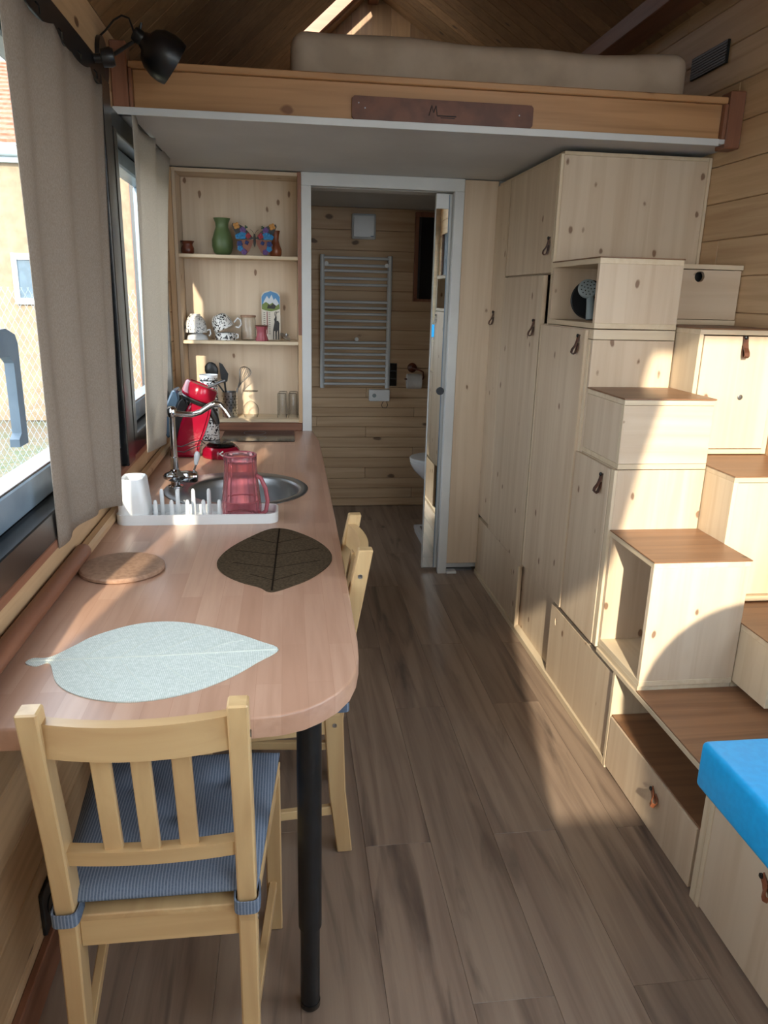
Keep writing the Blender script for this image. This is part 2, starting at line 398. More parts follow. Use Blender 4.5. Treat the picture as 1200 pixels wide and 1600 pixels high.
# left wall
W1 = (.07, 2.50, .93, 2.12); W2 = (2.66, 3.72, .93, 2.035); W5 = (4.25, 4.85, .66, 1.20)
def rect(a, b, c, d): return [(a, c), (b, c), (b, d), (a, d)]
wl_ = obj('wall_left', prism(rect(YR, YE+.1, -.1, 2.34), XL-.14, XL-.012, 'yz', [rect(*W1), rect(*W2), rect(*W5)]), 'redwood_y', kind='structure')
zs = [-.005+.14*k for k in range(17)]
zs = [0]+[.0+.14*k for k in range(1, 7)]+[.925]+[.98+.14*k for k in range(0, 9)]+[2.12, 2.30]
zs = sorted(set(round(z, 3) for z in [0, .13, .27, .41, .55, .69, .83, .93, .98, 1.12, 1.26, 1.40, 1.54, 1.68, 1.82, 1.96, 2.035, 2.12, 2.30]))
plank_rows(wl_, 'pine_wall_y', 'x', XL-.012, XL, YR, YM, zs, [W1, W2], [(1.0, 3.0), (2.4,), (.4, 2.1)])
plank_rows(wl_, 'pine_bath_y', 'x', XL-.012, XL, YM+.22, YE, [0, .22, .44, .66, .84, 1.02, 1.20, 1.42, 1.64, 1.86, 2.06], [W5])
# right wall
W4 = (-.48, 1.38, .90, 2.20)
wr = obj('wall_right', prism(rect(YR, YE+.1, -.1, 2.72), XR+.012, XR+.14, 'yz', [rect(*W4)]), 'redwood_y', kind='structure')
zr = [.0, .12, .255, .39, .525, .66, .795, .93, 1.065, 1.20, 1.335, 1.47, 1.60, 1.735, 1.87, 2.005, 2.14, 2.28, 2.42, 2.56, 2.70]
plank_rows(wr, 'pine_wall_y', 'x', XR, XR+.012, YR, YE, zr, [W4], [(2.85,), (1.7, 4.0), (2.35,), (.9, 3.3)])
# end wall of the bathroom
we = obj('wall_end', prism([(XL-.14, -.1), (XR+.14, -.1), (XR+.14, 2.62), (.55, 3.34), (XL-.14, 2.2)], YE+.012, YE+.14, 'xz'), 'redwood_x', kind='structure')
plank_rows(we, 'pine_bath_x', 'y', YE-.006, YE+.012, XL, XR, [0, .06, .135, .21, .29, .365, .44, .515, .59, .665, .73, .80, .873], (), [(.2,), (.9,), (), (.55,)])
plank_rows(we, 'pine_bath_x', 'y', YE, YE+.012, XL, XR, [.873, 1.01, 1.14, 1.27, 1.40, 1.53, 1.66, 1.79, 1.92, 2.06], (), [(), (1.2,), (.1,), ()])
for k in range(18):   # upright boards of the gable above the sleeping loft
    x0 = XL + k*.1228; x1 = x0+.1216
    def zt(x): return 2.3+(x-XL)*.9 if x < .55 else 3.3-(x-.55)*.62
    pts = [(x0, 2.08), (x1, 2.08), (x1, zt(x1)-.0), (x0, zt(x0)-.0)]
    if x0 < .55 < x1: pts.insert(3, (.55, zt(.55)))
    obj('board', prism(pts, YE-.012, YE+.012, 'xz'), 'pine_roof_z', we)
# rear wall with a window added for the sun patches (behind the camera); its boards are out of sight
RW = (-.30, 1.42, .93, 2.62)
wb = obj('wall_rear', prism([(XL-.14, -.1), (XR+.14, -.1), (XR+.14, 2.66), (.55, 3.34), (XL-.14, 2.25)], YR-.12, YR, 'xz', [rect(*RW)]), 'pine_wall_x', kind='structure')
# roof: two slopes of boards running down from the ridge
def slope(name, xe, ze, xr, zr_, side):
    d = Vector((xe-xr, 0, ze-zr_)); L = d.length; d.normalize(); n = Vector((-d.z, 0, d.x)) if side > 0 else Vector((d.z, 0, -d.x))
    if n.z < 0: n = -n
    bm = bmesh.new(); q = d*(L+.15)
    a = Vector((xr, 0, zr_))+n*.012; b = a+q; c = b+n*.1; e = a+n*.1
    for y0, y1 in ([(YR-.12, 4.80), (5.1, YE+.14)] if side < 0 else [(YR-.12, YE+.14)]):
        vs = [bm.verts.new((p.x, y, p.z)) for y in (y0, y1) for p in (a, b, c, e)]
        for f in ((0, 1, 2, 3), (7, 6, 5, 4), (0, 4, 5, 1), (1, 5, 6, 2), (2, 6, 7, 3), (3, 7, 4, 0)): bm.faces.new([vs[i] for i in f])
    o = obj(name, bm, 'redwood_x', kind='structure')
    y = 5.3; k = 0
    while y > 2.0:
        y0 = y-.118
        s0 = 0.0
        if side < 0 and y0 < 5.1 and y > 4.80: s0 = .62   # unseen rooflight, added to brighten the gable boards, takes the upper part
        A = Vector((xr, 0, zr_))+d*s0; B = Vector((xr, 0, zr_))+d*L
        bm = bmesh.new(); pts = [A, B, B+n*.012, A+n*.012]
        vs = [bm.verts.new((p.x, yy, p.z)) for yy in (y0+.0018, y-.0018) for p in pts]
        for f in ((0, 1, 2, 3), (7, 6, 5, 4), (0, 4, 5, 1), (1, 5, 6, 2), (2, 6, 7, 3), (3, 7, 4, 0)): bm.faces.new([vs[i] for i in f])
        obj('board', bm, 'pine_roof_x', o); y = y0; k += 1
    return o
slope('ceiling_left_slope', XL, 2.30, .55, 3.30, -1)
slope('ceiling_right_slope', XR, 2.62, .55, 3.30, 1)
# lower filling of the roof opening below the added rooflight
bm = bmesh.new()
d = Vector((XL-.55, 0, -1.0)).normalized(); A = Vector((.55, 0, 3.30))+d*.62; B = Vector((XL-.1, 0, 2.21)); n = Vector((-.67, 0, .74))
vs_ = [bm.verts.new((p.x, y, p.z)) for y in (4.80, 5.1) for p in (A+n*.012, B+n*.012, B+n*.1, A+n*.1)]
for f in ((0, 1, 2, 3), (7, 6, 5, 4), (0, 4, 5, 1), (1, 5, 6, 2), (2, 6, 7, 3), (3, 7, 4, 0)): bm.faces.new([vs_[i] for i in f])
obj('trim_9', bm, 'pine_roof_x', kind='structure')
obj('trim_1', box(1.50, XR, YR, YE, 2.635, 2.76, .004), 'redwood_y', kind='structure')          # wall plate beam, right
obj('trim_2', box(.52, .58, YR-.12, YE, 3.235, 3.302), 'redwood_y', kind='structure')               # ridge batten
# loft deck and bathroom ceiling
lc = obj('ceiling', prism(rect(XL+.001, XR, 2.80, YE-.01), ZC, ZC+.015, 'xy'), 'ceiling_white', kind='structure')
lc2 = obj('floor_loft', box(XL+.001, XR, 2.90, YE-.01, 2.077, 2.12), 'pine_pale_x', kind='structure')
# door partition
pt = obj('wall_middle', box(.872, XR, YM+.09, YM+.16, 0, ZC), 'pine_bath_z', kind='structure')
obj('board', box(.872, 1.0445, YM-.008, YM+.012, .06, ZC-.004, .002), 'pine_pale_z', pt)
obj('cross_rail', box(.90, 1.6, YM+.012, YM+.09, ZC-.06, ZC-.002), 'white_paint', pt)
obj('filler', box(XL, .072, YM+.195, YM+.215, 0, ZC-.002), 'pine_bath_z', pt)
fr = obj('trim_3', box(.824, .872, YM-.012, YM+.03, 0, 2.0, .002), 'white_paint', kind='structure')
obj('head', box(.072, .872, YM-.012, YM+.03, 2.0, ZC-.001, .002), 'white_paint', fr)
obj('jamb', box(.072, .120, YM-.012, YM+.215, 0, 2.0, .002), 'white_paint', fr)
obj('stop', box(.12, .80, YM+.10, YM+.215, 2.005, ZC-.001, .002), 'white_paint', fr)
# sliding mirror door
dr = thing('door_1', (1.1, YM+.05, .012), None, None); dr['kind'] = 'structure'
obj('leaf', box(.742, 1.62, YM+.047, YM+.075, .016, 1.995, .001), 'white_paint', dr)
obj('mirror_glass', box(.744, .806, YM+.043, YM+.047, .020, 1.925, .0008), 'mirror', dr, 'tall narrow mirror facing of the sliding door')
obj('mirror_edge', box(.806, .811, YM+.041, YM+.047, .020, 1.99, .0005), 'frame_light', dr)
obj('top_strip', box(.742, .806, YM+.041, YM+.047, 1.925, 1.995, .001), 'white_plastic', dr)
obj('finger_pull', lathe([(.0, 0), (.021, 0), (.021, .003), (.016, .003), (.014, .001), (0, .001)], (.803, YM+.041, 1.02), 20, rot_to((0, -1, 0))), 'frame_grey', dr)
# floor track below the fixed panel
tr_ = obj('door_track', box(.874, 1.03, YM+.03, YM+.085, 0, .012, .001), 'steel', None, 'low metal door track on the floor under the narrow pine board', 'track')
obj('guide_block', box(.874, .93, YM-.02, YM+.03, 0, .014, .002), 'white_plastic', tr_)
obj('back_strip', box(.90, 1.03, YM+.0855, YM+.0885, .004, .052, .001), 'steel', tr_)

# trims along the left wall
obj('baseboard_left', box(XL, XL+.018, YR, 2.30, 0.0, .10, .003), 'redwood_y', kind='structure')
obj('trim_4', box(XL, XL+.012, -.2, 3.80, .905, .928, .002), 'redwood_y', kind='structure')
rod = tube([(XL+.021, y, .8385) for y in (1.12, 1.4, 1.7, 1.93)], .0205, 12)
obj('trim_5', rod, 'redwood_y', kind='structure', smooth=40)
obj('trim_6', box(XL+.0005, XL+.034, 1.935, 3.86, .8155, .845, .008), 'pine_wall_y', kind='structure', smooth=30)

# ------------------------------------------------------------------ windows in the left wall
def window(n, op, sash_splits, far):
    y0, y1, z0, z1 = op
    w = thing('window_%d' % n, (XL-.05, (y0+y1)/2, z0), None, None); w['kind'] = 'structure'
    xo, xi = XL-.13, XL+.012
    obj('frame_bottom', box(xo, xi, y0, y1, z0-.002, z0+.068, .003), 'frame_black', w)
    obj('frame_top', box(xo, xi+.004, y0, y1, z1-.045, z1+.022, .003), 'frame_grey', w)
    obj('frame_side', box(xo, XL+(.012 if n == 1 else .030), y0-(.0 if n == 1 else .02), y0+.03, z0+.068, z1-.045, .003), 'frame_grey' if n == 1 else 'frame_black', w)
    obj('frame_side', box(xo, xi, y1-.035, y1, z0+.068, z1-.045, .003), 'frame_grey', w)
    cuts = [y0+.03]+list(sash_splits)+[y1-.035]
    for m_ in sash_splits:
        obj('mullion', box(XL-.12, XL-.002, m_-.035, m_+.035, z0+.068, z1-.045, .003), 'frame_light', w)
    for a, b in zip(cuts, cuts[1:]):
        if a in sash_splits: a += .036
        if b in sash_splits: b -= .036
        s = bmesh.new(); zb, zt_ = z0+.07, z1-.046; x0, x1 = XL-.105, XL-.035; k = .058
        add_box(s, x0, x1, a, b, zb, zb+k+.02, .006); add_box(s, x0, x1, a, b, zt_-k, zt_, .006)
        add_box(s, x0, x1, a, a+k, zb+k+.02, zt_-k, .006); add_box(s, x0, x1, b-k, b, zb+k+.02, zt_-k, .006)
        so = obj('sash', s, 'frame_light', w)
        obj('pane', box(XL-.078, XL-.072, a+k-.004, b-k+.004, zb+k+.016, zt_-k+.004), 'pane_glass', so)
        obj('gasket', box(x1-.001, x1+.0015, a+.01, b-.01, zb+k+.021, zb+k+.026), 'frame_black', so)
    return w
w1 = window(1, W1, [1.13], True)
w2 = window(2, W2, [], False)
obj('cover_strip', box(XL+.0005, XL+.028, 2.53, 2.638, .93, 2.105, .003), 'frame_black', w2)
# lever handle of the first window
hy = 1.50
h = prism([(hy-.16, 1.375), (hy-.16, 1.425), (hy+.0, 1.425), (hy+.045, 1.412), (hy+.055, 1.395), (hy+.055, 1.20), (hy+.005, 1.20), (hy+.005, 1.215), (hy+.022, 1.225), (hy+.022, 1.36), (hy+.0, 1.375)], XL+.022, XL+.040, 'yz')
add_box(h, XL-.05, XL+.0215, hy-.15, hy-.10, 1.38, 1.42, .004)
obj('handle', h, 'frame_light', w1, smooth=40)

# curtain rails, curtains
rail = thing('curtain_rail', (XL+.02, 2.0, 2.06), 'flat dark curtain rail above the large near window, black end knob beside the lamp', 'curtain rail')
obj('bar', box(XL+.017, XL+.026, 1.3, 2.60, 2.072, 2.142, .002), 'black_metal', rail)
obj('end_knob', lathe([(0, 0), (.012, 0), (.012, .02), (.024, .022), (.026, .045), (.022, .055), (0, .056)], (XL+.027, 2.46, 2.125), 18, rot_to((1, .1, .15))), 'lamp_black', rail, smooth=40)
for k in range(5): obj('hook', tube([(XL+.031, 1.75+.17*k, 2.09), (XL+.038, 1.75+.17*k, 2.082), (XL+.036, 1.76+.17*k, 2.07)], .0022, 6), 'black_metal', rail)
rail2 = thing('curtain_rail', (XL+.02, 3.3, 2.02), 'thin black curtain wire and hooks on the far small window frame', 'curtain rail')
obj('wire', tube([(XL+.018, 2.83, 2.085), (XL+.04, 2.83, 2.078), (XL+.046, 2.9, 2.062), (XL+.047, 3.05, 2.058), (XL+.05, 3.6, 2.058), (XL+.02, 3.68, 2.05)], .003, 6), 'black_metal', rail2)
obj('hook_plate', box(XL+.012, XL+.022, 2.815, 2.845, 2.06, 2.11, .002), 'black_metal', rail2)
obj('hook', tube([(XL+.016, 2.93, 2.09), (XL+.03, 2.93, 2.095), (XL+.04, 2.93, 2.08), (XL+.046, 2.93, 2.06)], .004, 6), 'black_metal', rail2)
def curtain(label, top, bot, zt_f, zb_f, folds, amp, mat='curtain_linen', nu=90, nv=30, phase=0.0):
    """top / bot : functions u -> (x, y)"""
    bm = bmesh.new(); g = []
    for j in range(nv+1):
        v = j/nv; row = []
        for i in range(nu+1):
            u = i/nu; a = Vector(top(u)); b = Vector(bot(u)); p = a.lerp(b, v**.9)
            z = zt_f(u)*(1-v)+zb_f(u)*v
            w = math.sin(phase+2*PI*folds*u+.5*math.sin(3*u+v*2))*amp*(.5+.7*v) + .35*amp*math.sin(17*u+4*v)
            row.append(bm.verts.new((p.x+w, p.y+.3*w, z)))
        g.append(row)
    for j in range(nv):
        for i in range(nu): bm.faces.new((g[j][i], g[j][i+1], g[j+1][i+1], g[j+1][i]))
    o = obj('curtain', bm, mat, None, label, 'curtain', smooth=180)
    m = o.modifiers.new('thickness', 'SOLIDIFY'); m.thickness = .0016; m.offset = 0
    return o
def scal(n, z): return lambda u: z-.016*abs(math.sin(PI*n*u))
curtain('wide beige linen curtain hanging in front of the near left window', lambda u: (-.530+.0*u, 1.68+.86*u), lambda u: (-.548+.085*u, 1.755+.33*u+.05*math.sin(PI*u)), scal(5, 2.080), lambda u: .905+.02*math.sin(PI*u)+.012*u, 3.0, .010)
curtain('narrow pale linen curtain gathered at the small window beside the shelves', lambda u: (-.508, 2.80+.90*u), lambda u: (-.515+.055*math.sin(PI*min(1, u*1.6)), 2.68+.38*u), lambda u: 2.07-.02*abs(math.sin(PI*4*u)), lambda u: .945, 2.2, .016, 'curtain_pale', phase=1.2)

# ------------------------------------------------------------------ worktop and what carries it
def counter_outline():
    p = [(XL+.001, 3.86), (XL+.001, 1.12), (-.09, 1.118)]
    # big rounded corner following the measured points
    p += [(-.018, 1.125), (.020, 1.138), (.052, 1.160), (.082, 1.190), (.106, 1.228), (.122, 1.275), (.132, 1.33), (.136, 1.40)]
    p += [(.143, 2.0), (.147, 3.0), (.147, 3.60), (.135, 3.72), (.125, 3.866)]
    return p
hole = circ(-.165, 2.655, .212, 40)
obj('worktop', prism(counter_outline(), .775, .815, 'xy', [hole], bev=.005), 'beech_staves', None, 'long beech worktop with one big rounded corner on a black leg', 'worktop', smooth=35)
tl = thing('table_leg', (.032, 1.275, 0), 'black telescopic metal leg under the rounded end of the worktop', 'table leg')
obj('upper_tube', lathe([(0, .22), (.0245, .22), (.0245, .770), (0, .770)], (.032, 1.275, 0), 28), 'black_metal', tl, smooth=40)
obj('lower_tube', lathe([(0, .018), (.0205, .018), (.0205, .225), (0, .225)], (.032, 1.275, 0), 28), 'black_metal', tl, smooth=40)
obj('foot', lathe([(0, 0), (.0185, 0), (.0215, .004), (.0215, .018), (0, .02)], (.032, 1.275, 0), 28), 'black_gloss', tl, smooth=40)
obj('top_flange', lathe([(0, .768), (.045, .768), (.045, .7745), (0, .7745)], (.032, 1.275, 0), 28), 'black_metal', tl, smooth=40)
kc = thing('kitchen_base_cabinet', (-.24, 3.15, 0), 'pine base cabinet under the sink end of the worktop', 'cabinet')
b_ = bmesh.new()
add_box(b_, XL+.03, .055, 2.40, 2.418, .0, .772); add_box(b_, XL+.03, .055, 3.84, 3.858, .0, .772); add_box(b_, XL+.03, .055, 2.418, 3.84, .06, .078); add_box(b_, XL+.03, XL+.04, 2.418, 3.84, .078, .772)
obj('body', b_, 'pine_pale_z', kc)
for k in range(3): obj('door', box(.056, .074, 2.402+.486*k, 2.402+.486*k+.482, .065, .768, .002), 'pine_pale_z', kc)

# ------------------------------------------------------------------ shelf unit
su = thing('wall_shelf', (-.23, YM+.09, .855), 'pine open shelf unit with three tiers at the end of the worktop', 'shelf')
SX0, SX1, SY0, SY1 = -.532, .070, YM-.006, YM+.192
obj('back_panel', box(SX0+.018, SX1-.018, SY1-.012, SY1, .855, 2.055), 'pine_pale_z', su)
obj('side_panel', box(SX0, SX0+.016, SY0, SY1, .855, 2.056, .0015), 'pine_pale_z', su)
obj('side_panel', box(SX1-.016, SX1, SY0, SY1, .855, 2.056, .0015), 'pine_pale_z', su)
obj('top_panel', box(SX0+.016, SX1-.016, SY0, SY1-.012, 2.038, 2.055, .0015), 'pine_pale_x', su)
SH = [1.674, 1.266, .872]
for z in SH: obj('shelf_board', box(SX0+.016, SX1-.016, SY0+.002, SY1-.012, z-.016, z, .0015), 'pine_edge_x', su)
obj('side_strip', box(SX1-.016, SX1+.002, SY0-.006, SY0, 1.30, 2.056, .001), 'redwood_z', su)
obj('side_strip', box(SX1-.016, SX1+.002, SY0-.006, SY0, .855, 1.30, .001), 'pine_wall_z', su)
obj('trim_7', box(SX0, SX1, 3.866, SY1, .8155, .8545, .002), 'redwood_x', kind='structure')
obj('trim_8', box(XL+.0005, SX0-.001, YM-.012, YM+.02, .86, 2.055, .002), 'pine_wall_z', kind='structure')

# ------------------------------------------------------------------ storage stair on the right
X0, X1c = 1.038, 1.338
PE = .018
def handle(pos, parent, side='left', leather='leather', point=(0, 0, -1)):
    """leather loop: screw on the face, strap folded outwards. side left = face looks to -x, front = face looks to -y"""
    nrm = Vector((-1, 0, 0)) if side == 'left' else Vector((0, -1, 0))
    dn = Vector(point); wd = nrm.cross(dn).normalized()
    prof = [(0.001, 0), (.004, .006), (.006, .02), (.012, .038), (.022, .052), (.024, .062), (.018, .068), (.010, .064), (.005, .050), (.003, .03)]
    bm = bmesh.new(); P = Vector(pos); rows = []
    for (a, b) in prof:
        c = P + nrm*a + dn*b
        rows.append([bm.verts.new(c - wd*.009), bm.verts.new(c + wd*.009)])
    for a, b in zip(rows, rows[1:]): bm.faces.new((a[0], a[1], b[1], b[0]))
    o = obj('handle', bm, leather, parent)
    m = o.modifiers.new('thickness', 'SOLIDIFY'); m.thickness = .0028; m.offset = 0
    obj('screw', lathe([(0, 0), (.0065, 0), (.0065, .004), (.004, .006), (0, .006)], P+nrm*.004+dn*.004, 12, rot_to(nrm)), 'frame_black', parent if parent.parent is None else parent, smooth=40)
def door_hole(x, y0, y1, z0, z1, hc, parent, mat='pine_pale_z', name='sliding_panel', r=.011):
    return obj(name, prism(rect(y0, y1, z0, z1), x, x+.016, 'yz', [circ(hc[0], hc[1], r*.8, 16, r*1.5)]), mat, parent)

# tall wardrobe
wd = thing('wardrobe', (1.34, 3.42, .33), 'tall pine wardrobe with leather loop handles reaching the loft ceiling', 'wardrobe')
obj('near_panel', box(X0+.012, XR-.002, 2.975, 2.993, 1.646, 2.030, .001), 'pine_pale_z', wd)
obj('near_panel', box(X0+.02, XR-.002, 3.03, 3.046, .3475, 1.599), 'pine_pale_z', wd)
obj('top_strip', box(X0+.012, XR-.002, 2.976, 3.876, 2.0305, 2.044, .001), 'pine_edge_y', wd)
obj('edge_strip', box(XR-.014, XR-.002, 2.968, 2.975, 1.646, 2.042, .001), 'pine_edge_z', wd)
obj('edge_strip', box(X0, X0+.012, 2.976, 2.993, 1.60, 2.034, .001), 'pine_edge_z', wd)
obj('back_panel', box(X0+.02, XR-.002, 3.86, 3.876, .3475, 2.03), 'pine_pale_z', wd)
obj('floor_panel', box(X0+.02, XR-.002, 3.046, 3.86, .3475, .363), 'pine_pale_y', wd)
obj('shelf_board', box(X0+.02, XR-.002, 2.993, 3.86, 1.600, 1.616), 'pine_pale_y', wd)
d1 = obj('door', box(X0, X0+.018, 2.996, 3.628, 1.604, 2.030, .0015), 'pine_pale_z', wd); handle((X0, 3.035, 1.74), d1)
d2 = obj('door', box(X0, X0+.018, 3.638, 3.872, .352, 2.030, .0015), 'pine_pale_z', wd); handle((X0, 3.80, 1.44), d2)
d3 = obj('door', box(X0-.006, X0+.012, 3.052, 3.628, .340, 1.597, .0015), 'pine_pale_z', wd); handle((X0-.006, 3.13, 1.42), d3)
for dd, (ya, yb, za, zb, xf) in ((d1, (2.9962, 2.999, 1.606, 2.028, X0)), (d2, (3.638, 3.643, .354, 2.028, X0)), (d3, (3.052, 3.064, .342, 1.595, X0-.006)), (d3, (3.622, 3.628, .342, 1.595, X0-.006))):
    obj('edge_band', box(xf-.0012, xf-.0001, ya, yb, za, zb), 'pine_edge_z', dd)
obj('gap_shade_strip', box(X0+.006, X0+.010, 3.6285, 3.6375, .352, 1.60), 'frame_black', wd)  # black strip stands in for the shade between the doors
obj('hinge_strip', box(X0+.004, X0+.014, 3.034, 3.047, .37, .95, .001), 'white_paint', wd)

# open cube with the lamp-black disc in it
def cube_shell(name, x0, x1, y0, y1, z0, z1, label, open_side='left', tread=True, facing='pine_pale_z'):
    t = thing(name, ((x0+x1)/2, (y0+y1)/2, z0), label, 'step box')
    obj('bottom_panel', box(x0, x1, y0, y1, z0, z0+PE, .001), 'pine_edge_y', t)
    obj('top_panel', box(x0, x1, y0, y1, z1-PE, z1, .001), 'pine_edge_y', t)
    obj('front_panel', box(x0, x1, y0, y0+PE, z0+PE, z1-PE, .001), facing, t)
    obj('far_panel', box(x0, x1, y1-PE, y1, z0+PE, z1-PE, .001), facing, t)
    if open_side == 'left': obj('inner_panel', box(x1-PE, x1, y0+PE, y1-PE, z0+PE, z1-PE), facing, t)
    if tread: obj('tread', box(x0-.003, x1+.002, y0-.004, y1, z1, z1+.004, .001), 'tread_x', t)
    return t
nb = cube_shell('open_step_box', X0, X1c-.003, 2.506, 2.972, 1.410, 1.640, 'open pine cubby box holding a black disc, topmost step of the front stair column')
mb = thing('cabinet', ((X0+X1c)/2, 2.77, .366), 'tall narrow pine cabinet under the open cubby box', 'cabinet')
obj('front_panel', box(X0+.001, X1c-.003, 2.506, 2.524, .39, 1.372, .001), 'pine_pale_z', mb)
obj('top_panel', box(X0+.001, X1c-.003, 2.506, 3.026, 1.374, 1.407, .001), 'pine_edge_x', mb)
obj('far_panel', box(X0+.02, X1c-.003, 3.008, 3.026, .39, 1.372), 'pine_pale_z', mb)
obj('bottom_panel', box(X0+.02, X1c-.003, 2.524, 3.026, .372, .390), 'pine_pale_y', mb)
obj('inner_panel', box(X1c-.015, X1c-.003, 2.524, 3.008, .39, 1.372), 'pine_pale_z', mb)
d4 = obj('door', box(X0-.012, X0+.0, 2.545, 3.022, .362, 1.404, .0015), 'pine_pale_z', mb); handle((X0-.012, 2.60, 1.385), d4)
obj('edge_band', box(X0-.0132, X0-.0121, 2.545, 2.551, .364, 1.402), 'pine_edge_z', d4); obj('edge_band', box(X0-.0132, X0-.0121, 3.010, 3.022, .364, 1.402), 'pine_edge_z', d4)
obj('post_strip', box(X0-.003, X0+.014, 2.5245, 2.544, .37, 1.372, .001), 'pine_edge_z', mb)
obj('gap_shade', box(X0+.004, X0+.016, 3.028, 3.033, .9, 1.40), 'frame_black', mb)  # shade in the cabinet gap, made as a black strip
sb = thing('step_box', ((X0+X1c)/2, 2.36, .986), 'closed pine step box with brown tread below the cubby, sun across it', 'step box')
obj('front_panel', box(X0+.002, X1c, 2.205, 2.223, 1.004, 1.190, .001), 'pine_pale_x', sb)
obj('left_panel', box(X0, X0+.016, 2.224, 2.503, 1.0035, 1.1905, .001), 'pine_pale_z', sb)
obj('edge_panel', box(X0, X0+.002, 2.205, 2.2235, 1.0035, 1.1905, .0004), 'pine_edge_z', sb)
obj('bottom_panel', box(X0, X1c, 2.205, 2.503, .986, 1.003, .001), 'pine_edge_x', sb)
obj('top_panel', box(X0, X1c, 2.205, 2.503, 1.191, 1.207, .001), 'pine_edge_x', sb)
obj('right_panel', box(X1c-.016, X1c, 2.223, 2.503, 1.003, 1.191), 'pine_pale_y', sb)
obj('tread', box(X0-.004, X1c+.003, 2.200, 2.503, 1.2075, 1.2125, .001), 'tread_x', sb)
lb = thing('cabinet', ((X0+X1c)/2, 2.36, .37), 'short pine cabinet with one loop handle under the closed step box', 'cabinet')
obj('front_panel', box(X0+.002, X1c, 2.205, 2.223, .39, .983, .001), 'pine_pale_z', lb)
obj('post_strip', box(X0-.008, X0+.002, 2.205, 2.232, .366, .983, .001), 'pine_edge_z', lb)
obj('inner_panel', box(X1c-.016, X1c, 2.223, 2.503, .39, .983), 'pine_pale_z', lb)
obj('top_panel', box(X0+.004, X1c-.016, 2.223, 2.503, .967, .983), 'pine_pale_x', lb)
d5 = obj('door', box(X0-.010, X0+.003, 2.236, 2.535, .364, .980, .0015), 'pine_pale_z', lb); handle((X0-.010, 2.29, .955), d5)
ob = cube_shell('open_step_box', X0, X1c, 1.897, 2.2035, .384, .781, 'large empty open cube step with brown top at knee height')
# second column, against the wall
hb = thing('step_box', (1.49, 2.8, 1.425), 'small pine box with a round finger hole against the right wall', 'step box')
obj('front_panel', prism(rect(X1c+.0, XR-.004, 1.445, 1.617), 2.660, 2.676, 'xz', [circ(1.482, 1.594, .019, 24)]), 'pine_pale_x', hb)
obj('top_panel', box(X1c, XR-.003, 2.650, 2.97, 1.6195, 1.636, .001), 'pine_edge_x', hb)
obj('bottom_panel', box(X1c, XR-.003, 2.655, 2.97, 1.425, 1.443, .001), 'pine_edge_x', hb)
obj('side_panel', box(XR-.02, XR-.004, 2.676, 2.97, 1.443, 1.619), 'pine_pale_z', hb)
obj('hole_shade', box(X1c+.01, XR-.03, 2.69, 2.70, 1.45, 1.61), 'frame_black', hb)  # black sheet stands in for the shaded inside behind the finger hole
def wall_unit(label, y0, y1, z0, z1, front, mat='pine_pale_z'):
    t = thing('step_cabinet', (1.49, (y0+y1)/2, z0), label, 'cabinet')
    obj('left_panel', box(X1c+.003, X1c+.018, y0+.001, y1, z0, z1-.02, .001), 'pine_edge_z', t)
    obj('right_panel', box(XR-.02, XR-.003, y0+.001, y1, z0, z1-.02, .001), 'pine_edge_z', t)
    obj('top_panel', box(X1c+.003, XR-.003, y0, y1, z1-.02, z1-.004, .001), 'pine_edge_x', t)
    obj('tread', box(X1c+.001, XR-.003, y0-.004, y1, z1-.0035, z1+.0005, .001), 'tread_x', t)
    obj('bottom_panel', box(X1c+.018, XR-.02, y0+.001, y1, z0, z0+.016, .001), 'pine_edge_x', t)
    f = obj('front_door', box(X1c+.020, XR-.022, y0+.001+front, y0+.016+front, z0+.020, z1-.024, .0012), mat, t)
    return t, f
t1, f1 = wall_unit('wall-side pine step cabinet with a leather strap pull and small lock', 2.355, 2.90, 1.004, 1.4235, -.004)
handle((1.50, 2.352, 1.40), f1, 'front')
obj('lock', lathe([(0, 0), (.009, 0), (.009, .003), (.006, .004), (0, .003)], (1.512, 2.352, 1.20), 16, rot_to((0, -1, 0))), 'steel_rough', f1, smooth=40)
t2, f2 = wall_unit('wall-side pine step cabinet two steps above the wide brown platform', 2.045, 2.80, .588, 1.0, .012)
t3, f3 = wall_unit('lowest wall-side pine step cabinet beside the blue cushion', 1.735, 2.60, .390, .584, .012, 'pine_pale_x')
# base with platform, sliding panels and drawer
bs = thing('base_cabinet', (1.34, 2.6, 0), 'long low pine base cabinet with sliding panels under the stair', 'cabinet')
obj('platform_board', box(X0-.006, XR-.003, 1.50, 2.20, .350, .366, .0015), 'pine_edge_y', bs)
obj('tread', box(X0-.004, XR-.003, 1.50, 1.90, .3665, .3705, .001), 'tread_x', bs, 'knotty brown veneer on the platform')
obj('spacer', box(X0+.0, X1c, 1.902, 2.20, .3665, .3835, .001), 'pine_edge_y', bs)
obj('spacer', box(X1c+.003, XR-.003, 1.902, 2.6, .3665, .3895, .001), 'pine_edge_y', bs)
obj('top_board', box(X0+.022, XR-.003, 2.20, 3.87, .330, .346, .001), 'pine_edge_y', bs)
obj('floor_rail', box(X0-.004, X0+.045, 2.062, 3.87, 0, .026, .001), 'pine_edge_y', bs)
obj('sliding_back', box(X0+.22, X0+.236, 2.4, 3.87, .026, .330), 'pine_pale_y', bs)
obj('divider', box(X0-.004, XR-.003, 2.044, 2.060, 0, .349, .001), 'pine_edge_z', bs)
obj('divider', box(X0+.003, X0+.21, 3.86, 3.874, .0, .330, .001), 'pine_edge_z', bs)
door_hole(X0+.004, 3.108, 3.852, .028, .3285, (3.215, .255), bs)
door_hole(X0+.004, 2.066, 2.666, .028, .3285, (2.605, .275), bs)
